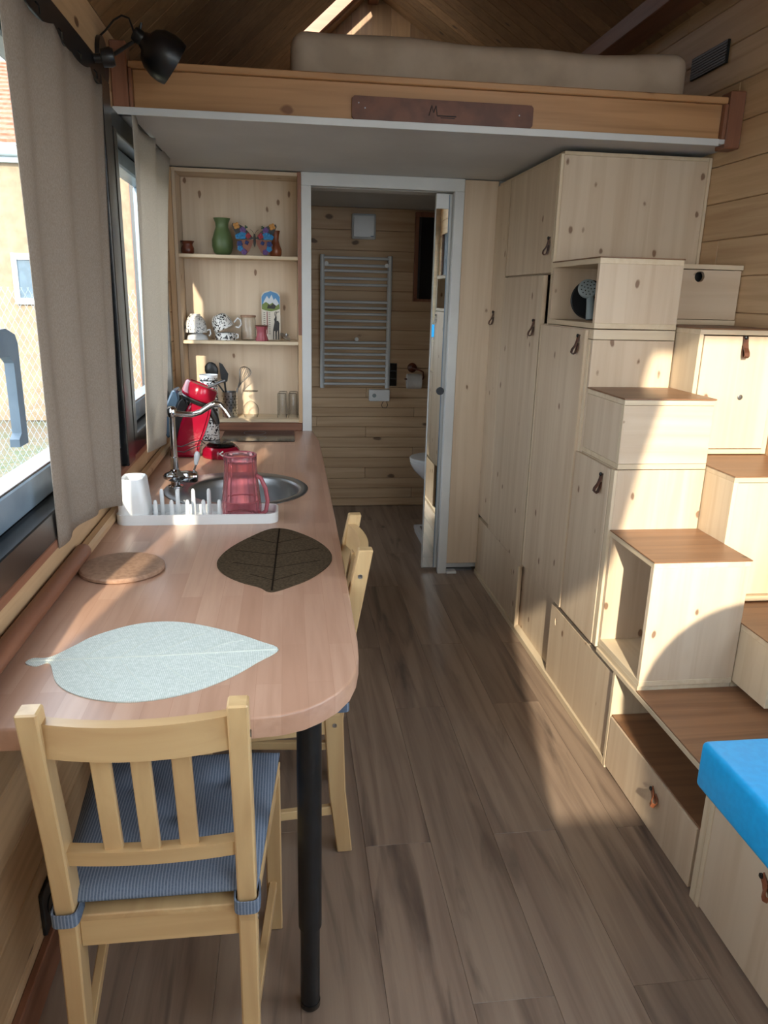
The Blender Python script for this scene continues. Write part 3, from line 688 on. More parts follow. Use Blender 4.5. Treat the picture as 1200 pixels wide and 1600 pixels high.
obj('edge_strip', box(X0-.003, X0+.006, 3.092, 3.107, .027, .325, .0005), 'pine_edge_z', bs)
door_hole(X0+.026, 2.70, 3.30, .028, .3285, (3.12, .29), bs)
# drawer box below the platform
db = thing('drawer_box', (1.34, 1.76, 0), 'low pine floor drawer with a tan leather loop and dark top', 'drawer')
dfp = obj('drawer_front', box(X0-.004, X0+.012, 1.502, 2.040, .012, .196, .0015), 'pine_pale_z', db)
handle((X0-.004, 1.735, .150), dfp, 'left', 'leather_light', (0, -.75, -.35))
obj('body', box(X0+.012, XR-.02, 1.505, 2.040, .004, .1955), 'pine_pale_y', db)
obj('top_veneer', box(X0+.0, XR-.004, 1.486, 2.042, .1965, .2015, .001), 'tread_x', db, 'dark brown veneer top')
obj('end_post', box(X0-.006, X0+.012, 1.462, 1.486, .0, .330, .001), 'pine_edge_z', db)
# bench
bn = thing('bench', (1.34, .9, 0), 'pine bench box under the blue cushion, cropped by the right edge', 'bench')
obj('front_panel', box(X0-.004, X0+.014, .20, 1.445, .008, .330, .0015), 'pine_pale_z', bn)
obj('end_panel', box(X0-.006, XR-.003, 1.4455, 1.461, .0, .330, .001), 'pine_edge_z', bn)
obj('top_panel', box(X0+.0, XR-.003, .20, 1.460, .3305, .3405), 'pine_pale_y', bn)
handle((X0-.004, 1.245, .286), bn, 'left', 'leather_light', (0, -.75, -.35))
bc = obj('bench_cushion', rbox(.998, XR-.006, .30, 1.492, .3412, .470, .016, 4), 'blue_cushion', None, 'bright blue foam cushion on the bench at the right edge', 'cushion', smooth=40)
cz = bmesh.new(); c_ = []  # upright cushion added out of view to cast the curved stair shadow
for k in range(11):
    a = PI/2*k/10; c_.append((.76+.34-.34*math.cos(a), .90+.34*math.sin(a)))
prism([(.80, .472), (.78, .60)]+c_+[(1.62, 1.24), (1.62, .472)], .345, .43, 'xz', bm=cz)
obj('shadow_cushion', cz, 'blue_cushion', None, 'added upright blue cushion out of view, casting the curved shadow on the stair', 'cushion')

# ------------------------------------------------------------------ loft edge
lf = thing('loft_beam', (.54, 2.83, 2.075), 'pine beam along the loft edge carrying a small dark plaque', 'beam')
obj('front_board', box(-.494, 1.572, 2.822, 2.850, 2.0755, 2.193, .002), 'pine_beam_x', lf)
obj('cap_rail', box(-.505, 1.585, 2.806, 2.862, 2.1935, 2.215, .003), 'pine_beam_x', lf)
obj('end_post', box(XL+.001, -.5065, 2.80, 2.865, 2.06, 2.27, .004), 'redwood_z', lf)
obj('end_post', box(-.505, -.4945, 2.80, 2.85, 2.0755, 2.192, .002), 'redwood_z', lf)
obj('end_post', box(1.586, XR-.001, 2.795, 2.865, 2.045, 2.235, .004), 'redwood_z', lf)
obj('end_post', box(1.573, 1.5855, 2.80, 2.85, 2.0755, 2.192, .002), 'redwood_z', lf)
obj('white_edge', box(XL+.001, 1.56, 2.793, 2.7995, 2.052, 2.0752, .001), 'white_paint', lf)
pq = obj('plaque', prism([(.235, 2.079), (.857, 2.079), (.865, 2.087), (.865, 2.144), (.857, 2.152), (.235, 2.152), (.227, 2.144), (.227, 2.087)], 2.812, 2.8215, 'xz'), 'brown_plate', lf, 'dark brown plaque with a burnt letter M')
mk = bmesh.new()
for (a, b) in (((.494, 2.102), (.503, 2.134)), ((.503, 2.134), (.510, 2.112)), ((.510, 2.112), (.518, 2.134)), ((.518, 2.134), (.523, 2.102))):
    tube([(a[0], 2.8118, a[1]), (b[0], 2.8118, b[1])], .0016, 5, mk)
add_box(mk, .524, .590, 2.8112, 2.8119, 2.101, 2.105); add_box(mk, .535, .585, 2.8112, 2.8119, 2.096, 2.0985)
obj('burnt_letter', mk, 'burnt_mark', pq)
sc = bmesh.new()
for (x, z) in ((.272, 2.115), (.815, 2.118), (.25, 2.13)): lathe([(0, 0), (.0025, 0), (.0025, .001), (0, .001)], (x, 2.8119, z), 8, rot_to((0, -1, 0)), bm=sc)
obj('plaque_screw', sc, 'steel', pq)
mt = rbox(.022, 1.503, 2.955, 4.85, 2.121, 2.385, .055, 5)
bmesh.ops.subdivide_edges(mt, edges=[e for e in mt.edges if e.calc_length() > .3], cuts=14, use_grid_fill=True)
for v in mt.verts:
    v.co.z += .006*math.sin(v.co.x*5)+.004*math.sin(v.co.x*13+v.co.y*7); v.co.y += .006*math.sin(v.co.x*9+v.co.z*20) if v.co.y < 3.1 else 0
obj('mattress', mt, 'mattress_cloth', None, 'thick beige covered mattress lying on the sleeping loft', 'mattress', smooth=60)
sp = thing('wall_speaker', (XR-.01, 3.08, 2.37), 'black rectangular grille panel on the right wall beside the mattress', 'speaker')
obj('housing', box(XR-.012, XR-.0005, 2.955, 3.215, 2.366, 2.446, .002), 'black_metal', sp)
g = bmesh.new()
for k in range(7): add_box(g, XR-.0145, XR-.0125, 2.96, 3.21, 2.374+.010*k, 2.378+.010*k)
obj('grille', g, 'black_metal', sp)
pk = obj('loft_ornament', lathe([(0, 0), (.035, 0), (.03, .02), (.012, .045), (0, .058)], (.42, 4.75, 2.375), 4), 'black_metal', None, 'small black pointed object on the mattress under the ridge', 'ornament')

# ------------------------------------------------------------------ wall lamp
lp = thing('wall_lamp', (XL, 2.62, 2.17), 'black swing-arm reading lamp with bell shade high on the left wall', 'lamp')
obj('wall_plate', prism([(2.66+.062*math.cos(a), 2.172+.066*math.sin(a)) for a in [2*PI*k/28 for k in range(28)]], XL+.001, XL+.014, 'yz'), 'lamp_black', lp, smooth=40)
obj('arm', tube([(XL+.014, 2.64, 2.165), (-.50, 2.62, 2.185), (-.445, 2.60, 2.212)], .0055, 10), 'lamp_black', lp, smooth=40)
obj('cable', tube([(XL+.01, 2.64, 2.232), (-.53, 2.63, 2.245), (-.50, 2.61, 2.268), (-.475, 2.60, 2.278), (-.455, 2.60, 2.272), (-.447, 2.60, 2.25), (-.44, 2.60, 2.225)], .003, 8), 'lamp_black', lp, smooth=40)
jt = obj('joint', lathe([(0, -.018), (.018, -.018), (.021, -.012), (.021, .012), (.018, .018), (0, .018)], (-.428, 2.60, 2.225), 16, rot_to((.75, .1, -.45))), 'lamp_black', lp, smooth=40)
obj('knob', tube([(-.425, 2.60, 2.24), (-.42, 2.60, 2.262)], .004, 8), 'lamp_black', lp)
M_ = rot_to((.80, .30, -.52))
sh = lathe([(r_*1.12, z_*1.12) for r_, z_ in [(.0, .0), (.018, .0), (.024, .012), (.042, .020), (.055, .038), (.062, .062), (.062, .085), (.058, .100), (.055, .100), (.057, .085), (.057, .062), (.050, .042), (.036, .026), (0, .02)]], (-.422, 2.60, 2.222), 28, M_)
obj('shade', sh, 'lamp_black', lp, smooth=50)
obj('bulb', lathe([(0, .02), (.012, .022), (.012, .045), (.024, .065), (.02, .085), (0, .092)], (-.422, 2.60, 2.222), 16, M_), 'white_plastic', lp, smooth=60)

# ------------------------------------------------------------------ chairs
def make_chair(label):
    t = thing('dining_chair', (0, 0, 0), label, 'chair', 'pine dining chairs')
    for s in (-1, 1):
        # rear post, kicked back above and below the seat
        bm = bmesh.new(); prof = [(0, -.222, .042), (.20, -.200, .046), (.42, -.190, .050), (.62, -.215, .046), (.893, -.268, .036)]
        rows = []
        for z, y, dpt in prof:
            x = s*.1545; rows.append([bm.verts.new(p) for p in ((x-.0165, y-dpt/2, z), (x+.0165, y-dpt/2, z), (x+.0165, y+dpt/2, z), (x-.0165, y+dpt/2, z))])
        for a, b in zip(rows, rows[1:]):
            for k in range(4): bm.faces.new((a[k], a[(k+1) % 4], b[(k+1) % 4], b[k]))
        bm.faces.new(rows[0][::-1]); bm.faces.new(rows[-1])
        bmesh.ops.bevel(bm, geom=list(bm.edges), offset=.003, segments=1, affect='EDGES')
        p = obj('rear_post', bm, 'pine_chair_z', t)
        obj('bolt', lathe([(0, 0), (.006, 0), (.006, .002), (0, .0015)], (s*.171, -.192, .405), 12, rot_to((s, 0, 0))), 'steel', p)
        obj('bolt', lathe([(0, 0), (.006, 0), (.006, .002), (0, .0015)], (s*.171, -.254, .825), 12, rot_to((s, 0, 0))), 'steel', p)
        obj('front_leg', box(s*.190-.018, s*.190+.018, .172, .208, 0, .434, .003), 'pine_chair_z', t)
        q = bmesh.new(); add_box(q, -.011, .011, -.19, .175, .375, .430, .002)
        bmesh.ops.transform(q, matrix=Matrix.Translation((s*.171, 0, 0)) @ Matrix.Rotation(-s*.095, 4, 'Z'), verts=q.verts); obj('side_apron', q, 'pine_chair_y', t)
        q = bmesh.new(); add_box(q, -.009, .009, -.20, .175, .118, .145, .002)
        bmesh.ops.transform(q, matrix=Matrix.Translation((s*.171, 0, 0)) @ Matrix.Rotation(-s*.095, 4, 'Z'), verts=q.verts); obj('stretcher', q, 'pine_chair_y', t)
    def bowed(name, z0, z1, y, bow, th):
        bm = bmesh.new(); rows = []
        for k in range(11):
            u = -1+2*k/10; x = u*.138; yy = y-bow*(1-u*u)
            rows.append([bm.verts.new(c) for c in ((x, yy-th/2, z0), (x, yy+th/2, z0), (x, yy+th/2-.006, z1), (x, yy-th/2-.006, z1))])
        for a, b in zip(rows, rows[1:]):
            for k in range(4): bm.faces.new((a[k], a[(k+1) % 4], b[(k+1) % 4], b[k]))
        bm.faces.new(rows[0][::-1]); bm.faces.new(rows[-1])
        bmesh.ops.bevel(bm, geom=[e for e in bm.edges if e.calc_face_angle(0) > .8], offset=.003, segments=2, affect='EDGES')
        return obj(name, bm, 'pine_chair_x', t, smooth=35)
    bowed('top_rail', .803, .867, -.252, .020, .022)
    bowed('lower_rail', .566, .598, -.208, .010, .024)
    for x in (-.062, 0, .062):
        bm = bmesh.new(); add_box(bm, -.0155, .0155, -.006, .006, 0, .222, .002)
        bmesh.ops.transform(bm, matrix=Matrix.Translation((x, -.2185-.006*(1-abs(x)/.07), .592)) @ Matrix.Rotation(.17, 4, 'X'), verts=bm.verts)
        obj('slat', bm, 'pine_chair_z', t)
    obj('rear_apron', box(-.138, .138, -.202, -.180, .376, .434, .002), 'pine_chair_x', t)
    obj('front_apron', box(-.171, .171, .180, .202, .376, .434, .002), 'pine_chair_x', t)
    obj('seat', prism([(-.171, -.205), (.171, -.205), (.208, .215), (-.208, .215)], .4345, .447, 'xy', bev=.003), 'pine_chair_y', t)
    # tufted cushion
    bm = bmesh.new(); nu, nv = 30, 30; g = []
    tufts = [(-.09, .10), (.09, .10), (0, 0), (-.08, -.10), (.08, -.10)]
    def P(u, v, side):
        w = .172+.036*(v*.5+.5); x = u*w; y = v*.203+.004
        e = (1-abs(u)**8)*(1-abs(v)**8); z = .4745+side*(.003+.021*e**.55)
        if side > 0:
            for a, b in tufts: z -= .016*math.exp(-((x-a)**2+(y-b)**2)/.0007)
        return (x*(1-.012*side*0), y, z)
    top = [[bm.verts.new(P(-1+2*i/nu, -1+2*j/nv, 1)) for i in range(nu+1)] for j in range(nv+1)]
    bot = [[bm.verts.new(P(-1+2*i/nu, -1+2*j/nv, -1)) for i in range(nu+1)] for j in range(nv+1)]
    for j in range(nv):
        for i in range(nu):
            bm.faces.new((top[j][i], top[j][i+1], top[j+1][i+1], top[j+1][i])); bm.faces.new((bot[j][i], bot[j+1][i], bot[j+1][i+1], bot[j][i+1]))
    for k in range(nu):
        bm.faces.new((top[0][k], bot[0][k], bot[0][k+1], top[0][k+1])); bm.faces.new((top[nv][k], top[nv][k+1], bot[nv][k+1], bot[nv][k]))
        bm.faces.new((top[k][0], top[k+1][0], bot[k+1][0], bot[k][0])); bm.faces.new((top[k][nu], bot[k][nu], bot[k+1][nu], top[k+1][nu]))
    bmesh.ops.translate(bm, vec=(0, 0, -.0015), verts=bm.verts)
    cu = obj('cushion', bm, 'cushion_fabric', t, 'blue-grey striped tufted seat pad', smooth=60)
    for s in (-1, 1):
        b2 = bmesh.new(); cx, cy = s*.1545, -.200; r = .029; ang = [2*PI*k/20 for k in range(20)]
        prism([(cx+math.copysign(abs(math.cos(a))**.5, math.cos(a))*.0235, cy+math.copysign(abs(math.sin(a))**.5, math.sin(a))*.031) for a in ang], .446, .472, 'xy',
              [[(cx+math.copysign(abs(math.cos(a))**.5, math.cos(a))*.0205, cy+math.copysign(abs(math.sin(a))**.5, math.sin(a))*.028) for a in ang]], bm=b2)
        obj('tie', b2, 'cushion_fabric', cu, smooth=40)
    return t
ch = make_chair('pine slat-back chair seen from behind at the near end of the worktop')
ch.location = (-.238, 1.312, 0)
dup(ch, (-.081, 1.905, 0), PI/2, 'pine chair tucked under the aisle side of the worktop, behind the black leg')

# socket plate
so = thing('wall_socket', (XL, 1.455, .08), 'black socket plate low on the left wall behind the near chair', 'socket')
obj('plate', box(XL+.0005, XL+.010, 1.415, 1.495, .105, .215, .002), 'black_plastic', so)
obj('insert', lathe([(0, 0), (.021, 0), (.021, .002), (.018, .002), (.017, -.0005), (0, -.0005)], (XL+.0105, 1.455, .16), 20, rot_to((1, 0, 0))), 'black_gloss', so)

# ------------------------------------------------------------------ things on the worktop
ZT = .8152
def smooth_loop(p, n=5):
    o = []; m = len(p)
    for i in range(m):
        a, b, c, d = p[i-1], p[i], p[(i+1) % m], p[(i+2) % m]
        for k in range(n):
            t = k/n
            o.append(tuple(.5*(2*b[j]+(c[j]-a[j])*t+(2*a[j]-5*b[j]+4*c[j]-d[j])*t*t+(3*b[j]-a[j]-3*c[j]+d[j])*t**3) for j in (0, 1)))
    return o
def leafmat(name, outline, stemvec, mat, label, ribs, z=ZT, vein='mat_pale'):
    o = obj(name, prism(smooth_loop(outline), z, z+.0022, 'xy'), mat, None, label, 'placemat')
    bm = bmesh.new()
    for (a, b, r) in ribs:
        pts = [(a[0]+(b[0]-a[0])*t, a[1]+(b[1]-a[1])*t+(b[2] if len(b) > 2 else 0)*math.sin(PI*t), z+.0022) for t in [k/6 for k in range(7)]]
        tube(pts, r, 5, bm)
    obj('vein', bm, vein, o)
    return o
out1 = [(-.500, 1.345), (-.478, 1.332), (-.455, 1.340), (-.42, 1.262), (-.37, 1.215), (-.30, 1.188), (-.235, 1.190), (-.17, 1.215), (-.11, 1.262), (-.065, 1.315), (-.026, 1.366),
        (-.065, 1.405), (-.11, 1.442), (-.17, 1.480), (-.23, 1.508), (-.285, 1.515), (-.34, 1.50), (-.40, 1.455), (-.43, 1.41), (-.462, 1.366), (-.492, 1.364)]
out1 = [(x, y) for x, y in out1]
ribs1 = [((-.495, 1.352), (-.03, 1.365, -.004), .0022)]
for k, (x, e, f) in enumerate(((-.40, 1.47, 1.225), (-.33, 1.495, 1.19), (-.26, 1.47, 1.215), (-.18, 1.43, 1.265))):
    ribs1 += [((x, 1.356), (x+.085, e-.02, .012), .0011), ((x, 1.354), (x+.085, f+.03, -.012), .0011)]
fabric('vein_pale', '#d2d6cc', '#c4cabf', 0)
leafmat('placemat', out1, None, 'mat_pale', 'large pale green-white leaf placemat at the near end of the worktop', ribs1, vein='vein_pale')
out2 = [(-.055, 1.672), (-.035, 1.672), (.0, 1.70), (.05, 1.75), (.095, 1.83), (.112, 1.90), (.105, 1.97), (.075, 2.05), (.03, 2.12), (-.015, 2.165), (-.06, 2.165),
        (-.11, 2.10), (-.16, 2.01), (-.186, 1.93), (-.190, 1.86), (-.165, 1.79), (-.12, 1.735), (-.075, 1.70)]
ribs2 = [((-.045, 1.675), (-.032, 2.165, 0), .0022)]
for k, (y) in enumerate((1.74, 1.83, 1.93, 2.03)):
    w = (.05, .10, .10, .06)[k]
    ribs2 += [((-.04, y), (-.04+w+.02, y+.05, 0), .0010), ((-.04, y), (-.04-w-.01, y+.045, 0), .0010)]
fabric('vein_dark', '#2c241d', '#241d17', 0)
leafmat('placemat', out2, None, 'mat_dark', 'dark brown leaf placemat further along the worktop', ribs2, vein='vein_dark')
obj('coaster', lathe([(0, 0), (.098, 0), (.104, .003), (.104, .009), (.100, .0125), (.094, .013), (0, .013)], (-.424, 1.845, ZT), 40), 'coaster_leather', None, 'round brown leather trivet near the left wall on the worktop', 'trivet', smooth=35)

# sink and tap
sk_ = thing('sink', (-.187, 2.66, .8), 'round stainless steel sink set into the worktop', 'sink')
R_ = bmesh.new()
outer = circ(-.19, 2.662, .258, 48); inner = circ(-.160, 2.655, .196, 48)
ro = [R_.verts.new((x, y, .8155)) for x, y in outer]; r1 = [R_.verts.new((-.19+(x+.19)*.985, 2.662+(y-2.662)*.985, .8185)) for x, y in outer]
rings = [ro, r1]
for (rr, z) in ((.205, .8180), (.200, .8165), (.193, .808), (.188, .78), (.178, .69), (.165, .668), (.06, .663), (.03, .660)):
    rings.append([R_.verts.new((x, y, z)) for x, y in circ(-.160, 2.655, rr, 48)])
for a, b in zip(rings, rings[1:]):
    for k in range(48): R_.faces.new((a[k], a[(k+1) % 48], b[(k+1) % 48], b[k]))
R_.faces.new(rings[-1])
sb_ = obj('basin', R_, 'steel_rough', sk_, smooth=50)
m_ = sb_.modifiers.new('thickness', 'SOLIDIFY'); m_.thickness = .0008; m_.offset = -1
obj('drain', lathe([(0, 0), (.028, 0), (.032, .003), (.022, .004), (.02, .002), (0, .002)], (-.16, 2.655, .6605), 20), 'chrome', sk_, smooth=40)
tp = thing('tap', (-.407, 2.68, .819), 'tall chrome mixer tap with swivel spout and white lever', 'tap')
cx, cy = -.407, 2.68
obj('base', lathe([(0, 0), (.027, 0), (.027, .006), (.017, .010), (.016, .022), (.030, .028), (.042, .036), (.044, .046), (.034, .054), (.018, .060), (.014, .068), (0, .068)], (cx, cy, .8186), 24), 'chrome', tp, smooth=50)
obj('side_valve', lathe([(0, 0), (.020, 0), (.022, .02), (.022, .05), (.017, .058), (0, .060)], (cx+.02, cy, .858), 18, rot_to((1, -.05, 0))), 'chrome', tp, smooth=50)
obj('lever', tube([(cx+.058, cy, .862), (cx+.068, cy, .885), (cx+.075, cy, .905)], .004, 8), 'chrome', tp, smooth=50)
obj('lever_grip', lathe([(0, 0), (.006, 0), (.010, .02), (.011, .035), (.007, .046), (0, .050)], (cx+.074, cy, .902), 14, rot_to((.16, 0, 1))), 'white_ceramic', tp, smooth=60)
obj('riser', tube([(cx, cy, .885), (cx, cy, .93), (cx, cy, .931), (cx, cy, 1.085)], .012, 16, rs=[.0145, .0145, .0115, .0105]), 'chrome', tp, smooth=50)
obj('elbow', lathe([(0, -.018), (.015, -.018), (.018, -.008), (.018, .010), (.012, .018), (0, .020)], (cx, cy, 1.092), 18), 'chrome', tp, smooth=50)
sp_ = [(cx, cy, 1.090), (cx+.035, cy, 1.084), (cx+.07, cy, 1.082), (cx+.10, cy, 1.092), (cx+.13, cy, 1.112), (cx+.150, cy, 1.121), (cx+.168, cy, 1.118), (cx+.182, cy, 1.100), (cx+.198, cy, 1.074)]
obj('spout', tube(sp_, .010, 14, rs=[.011, .010, .010, .010, .011, .0115, .010, .009, .009]), 'chrome', tp, smooth=60)

# dish drainer
dd = thing('dish_drainer', (-.28, 2.32, ZT), 'white dish rack with pegs and a cutlery cup at its left end', 'dish rack')
def rr2(x0, x1, y0, y1, r, n=6):
    o = []
    for cx_, cy_, a0 in ((x1-r, y1-r, 0), (x0+r, y1-r, PI/2), (x0+r, y0+r, PI), (x1-r, y0+r, 1.5*PI)):
        o += [(cx_+r*math.cos(a0+PI/2*k/n), cy_+r*math.sin(a0+PI/2*k/n)) for k in range(n+1)]
    return o
tb = bmesh.new(); prism(rr2(-.523, -.036, 2.225, 2.352, .035), ZT, ZT+.006, 'xy', bm=tb)
prism(rr2(-.523, -.036, 2.225, 2.352, .035), ZT+.006, ZT+.031, 'xy', [rr2(-.517, -.042, 2.231, 2.346, .030)], bm=tb)
tray = obj('tray', tb, 'white_plastic', dd, smooth=35)
for k, x in enumerate((-.408, -.360, -.312, -.264, -.216)):
    for j, (y, hh) in enumerate(((2.262, .064), (2.312, .086))):
        obj('peg', lathe([(0, 0), (.0068, 0), (.0062, hh-.008), (.0035, hh-.001), (0, hh)], (x+.012*j, y, ZT+.006), 12), 'white_plastic', tray, smooth=50)
cpb = bmesh.new(); rg = []
for z, ins in ((ZT+.007, 0), (ZT+.05, .0), (ZT+.135, .008), (ZT+.139, .012), (ZT+.134, .018), (ZT+.01, .014)):
    rg.append([cpb.verts.new((x, y, z)) for x, y in rr2(-.5165+ins, -.428-ins, 2.2315+ins*.5, 2.335-ins*.5, .022)])
for a, b in zip(rg, rg[1:]):
    n_ = len(a)
    for k in range(n_): cpb.faces.new((a[k], a[(k+1) % n_], b[(k+1) % n_], b[k]))
cpb.faces.new(rg[0][::-1]); cpb.faces.new(rg[-1])
obj('cutlery_cup', cpb, 'white_plastic', dd, smooth=50)
# pink jug, upside down on the rack
jg = thing('glass_jug', (-.150, 2.289, ZT+.0065), 'ribbed pink glass jug standing in the dish rack', 'jug')
jx, jy, jz = -.150, 2.289, ZT+.0065
obj('body', lathe([(.057, 0), (.060, .01), (.061, .04), (.056, .08), (.052, .12), (.049, .17), (.050, .195), (.048, .199), (.046, .195), (.045, .17), (.048, .12), (.052, .08), (.057, .04), (.056, .01), (.053, .0), (.057, 0)], (jx, jy, jz), 72, flute=(18, .022)), 'jug_glass', jg, smooth=60)
obj('rim', tube([(jx+.049*math.cos(a), jy+.049*math.sin(a), jz+.198) for a in [2*PI*k/32 for k in range(33)]], .0028, 8), 'pink_body', jg, smooth=60)
obj('band', tube([(jx+.058*math.cos(a), jy+.058*math.sin(a), jz+.056) for a in [2*PI*k/32 for k in range(33)]], .0022, 8), 'pink_body', jg, smooth=60)
obj('mouth', tube([(jx+.0575*math.cos(a), jy+.0575*math.sin(a), jz+.003) for a in [2*PI*k/32 for k in range(33)]], .003, 8), 'pink_body', jg, smooth=60)
obj('handle', tube([(jx+.048, jy-.012, jz+.135), (jx+.062, jy-.018, jz+.128), (jx+.076, jy-.02, jz+.095), (jx+.082, jy-.02, jz+.055), (jx+.076, jy-.02, jz+.022), (jx+.062, jy-.018, jz+.012), (jx+.050, jy-.015, jz+.018)], .0068, 12), 'pink_body', jg, smooth=60)

# coffee machine
cm = thing('coffee_machine', (-.36, 3.25, ZT), 'red and black pod coffee machine beside the tap', 'coffee machine')
def xz(pts, y0, y1, mat, name, bev=.012, par=None, label=None):
    bm = prism(pts, y0, y1, 'xz'); bmesh.ops.bevel(bm, geom=[e for e in bm.edges if e.calc_face_angle(0) > .3 or True], offset=bev, segments=3, affect='EDGES', clamp_overlap=True)
    return obj(name, bm, mat, par or cm, label, smooth=50)
xz([(-.486, ZT+.002), (-.384, ZT+.002), (-.378, .87), (-.352, .93), (-.332, .99), (-.322, 1.030), (-.402, 1.060), (-.428, 1.02), (-.46, .95), (-.478, .88)], 3.195, 3.305, 'red_plastic', 'column', .010)
xz([(-.505, ZT+.001), (-.474, ZT+.001), (-.468, .88), (-.448, .96), (-.418, 1.04), (-.432, 1.075), (-.455, 1.06), (-.495, .97)], 3.205, 3.325, 'black_plastic', 'spine', .006)
xz([(-.52, .90), (-.498, .90), (-.488, .97), (-.452, 1.06), (-.458, 1.098), (-.482, 1.105), (-.53, 1.0)], 3.205, 3.33, 'blue_grey_plastic', 'water_tank', .008)
hd_d = Vector((.36, 0, .93)).normalized()
obj('head', lathe([(0, -.002), (.062, -.002), (.069, .004), (.071, .014), (.070, .052), (.065, .060), (.054, .062), (.052, .059), (0, .060)], (-.384, 3.235, 1.066), 36, rot_to((.40, .05, .92))), 'red_plastic', cm, smooth=45)
obj('head_collar', lathe([(0, -.020), (.058, -.020), (.066, -.008), (.064, -.003), (0, -.003)], (-.384, 3.235, 1.066), 36, rot_to((.40, .05, .92))), 'black_plastic', cm, smooth=45)
obj('lock_lever', tube([(-.33, 3.18, 1.118), (-.305, 3.18, 1.128), (-.275, 3.185, 1.143), (-.262, 3.19, 1.146)], .006, 8), 'steel_rough', cm, smooth=50)
obj('pod_spout', tube([(-.335, 3.24, 1.02), (-.315, 3.24, .99), (-.303, 3.24, .955)], .014, 12, rs=[.020, .017, .010]), 'black_plastic', cm, smooth=50)
tr2 = obj('drip_base', lathe([(0, 0), (.080, 0), (.082, .006), (.078, .030), (.066, .044), (0, .046)], (-.292, 3.235, ZT+.001), 40), 'red_plastic', cm, smooth=40)
obj('drip_grid', lathe([(0, .046), (.058, .046), (.062, .050), (.050, .060), (.03, .062), (0, .062)], (-.292, 3.235, ZT+.001), 32), 'black_gloss', cm, smooth=40)
cv = bmesh.new()
tube([(-.277, 3.1555, ZT+.036), (-.292, 3.1545, ZT+.026), (-.277, 3.1575, ZT+.016)], .0032, 6, cv)
obj('white_mark', cv, 'mark_white', tr2)
obj('power_cord', tube([(-.49, 3.18, ZT+.06), (-.45, 3.165, ZT+.055), (-.40, 3.16, ZT+.075), (-.37, 3.17, ZT+.082), (-.355, 3.20, ZT+.06)], .0022, 6), 'tube_rubber', cm)
obj('power_cord', tube([(-.49, 3.18, ZT+.035), (-.44, 3.165, ZT+.032), (-.39, 3.16, ZT+.055), (-.362, 3.18, ZT+.06)], .0022, 6), 'tube_rubber', cm)
# hob, canister
hb_ = thing('hob', (-.148, 3.71, ZT), 'flat black glass two-ring hob before the shelves', 'hob')
obj('glass_plate', prism(rr2(-.325, .028, 3.56, 3.85, .008, 2), ZT, ZT+.005, 'xy', bev=.001), 'black_gloss', hb_)
for y_, r in ((3.635, .062), (3.775, .055)): obj('ring', lathe([(r-.001, 0), (r, 0), (r, .0002), (r-.001, .0002), (r-.001, 0)], (-.17, y_, ZT+.0051), 40), 'frame_light', hb_)
cn = thing('tall_tin', (-.368, 3.60, ZT), 'tall white cylindrical tin with black floral print behind the coffee machine', 'tin')
obj('body', lathe([(0, 0), (.040, 0), (.041, .004), (.041, .300), (.0405, .304), (0, .303)], (-.370, 3.60, ZT), 28), 'floral_dark', cn, smooth=40)
obj('rim', lathe([(.041, 0), (.043, 0), (.043, .012), (.041, .012), (.041, 0)], (-.370, 3.60, ZT+.300), 28), 'white_ceramic', cn, smooth=40)
for zz in (.004, .10, .195, .285): obj('black_band', lathe([(.0412, 0), (.042, 0), (.042, .004), (.0412, .004), (.0412, 0)], (-.370, 3.60, ZT+zz), 28), 'black_gloss', cn)

# ------------------------------------------------------------------ things on the shelves
S1, S2, S3 = [z+.0004 for z in SH]
YS = YM+.085
obj('small_pot', lathe([(0, 0), (.024, 0), (.031, .010), (.031, .028), (.024, .044), (.026, .052), (.034, .062), (.030, .061), (.022, .050), (.02, .04), (0, .036)], (-.482, YS, S1), 24), 'turned_wood', None, 'small dark turned wooden pot at the left of the top shelf', 'pot', smooth=50)
obj('vase', lathe([(0, 0), (.030, 0), (.042, .012), (.051, .042), (.051, .070), (.040, .105), (.031, .130), (.032, .150), (.041, .172), (.039, .172), (.029, .150), (.028, .130), (.03, .10), (0, .02)], (-.313, YS, S1), 30), 'green_glaze', None, 'green ceramic vase with flared neck on the top shelf', 'vase', smooth=60)
obj('vase', lathe([(0, 0), (.024, 0), (.030, .012), (.031, .034), (.022, .060), (.017, .080), (.019, .105), (.024, .124), (.021, .124), (.015, .10), (0, .09)], (-.055, YS+.015, S1), 24), 'turned_wood_light', None, 'slim reddish wooden vase partly behind the butterfly', 'vase', smooth=60)
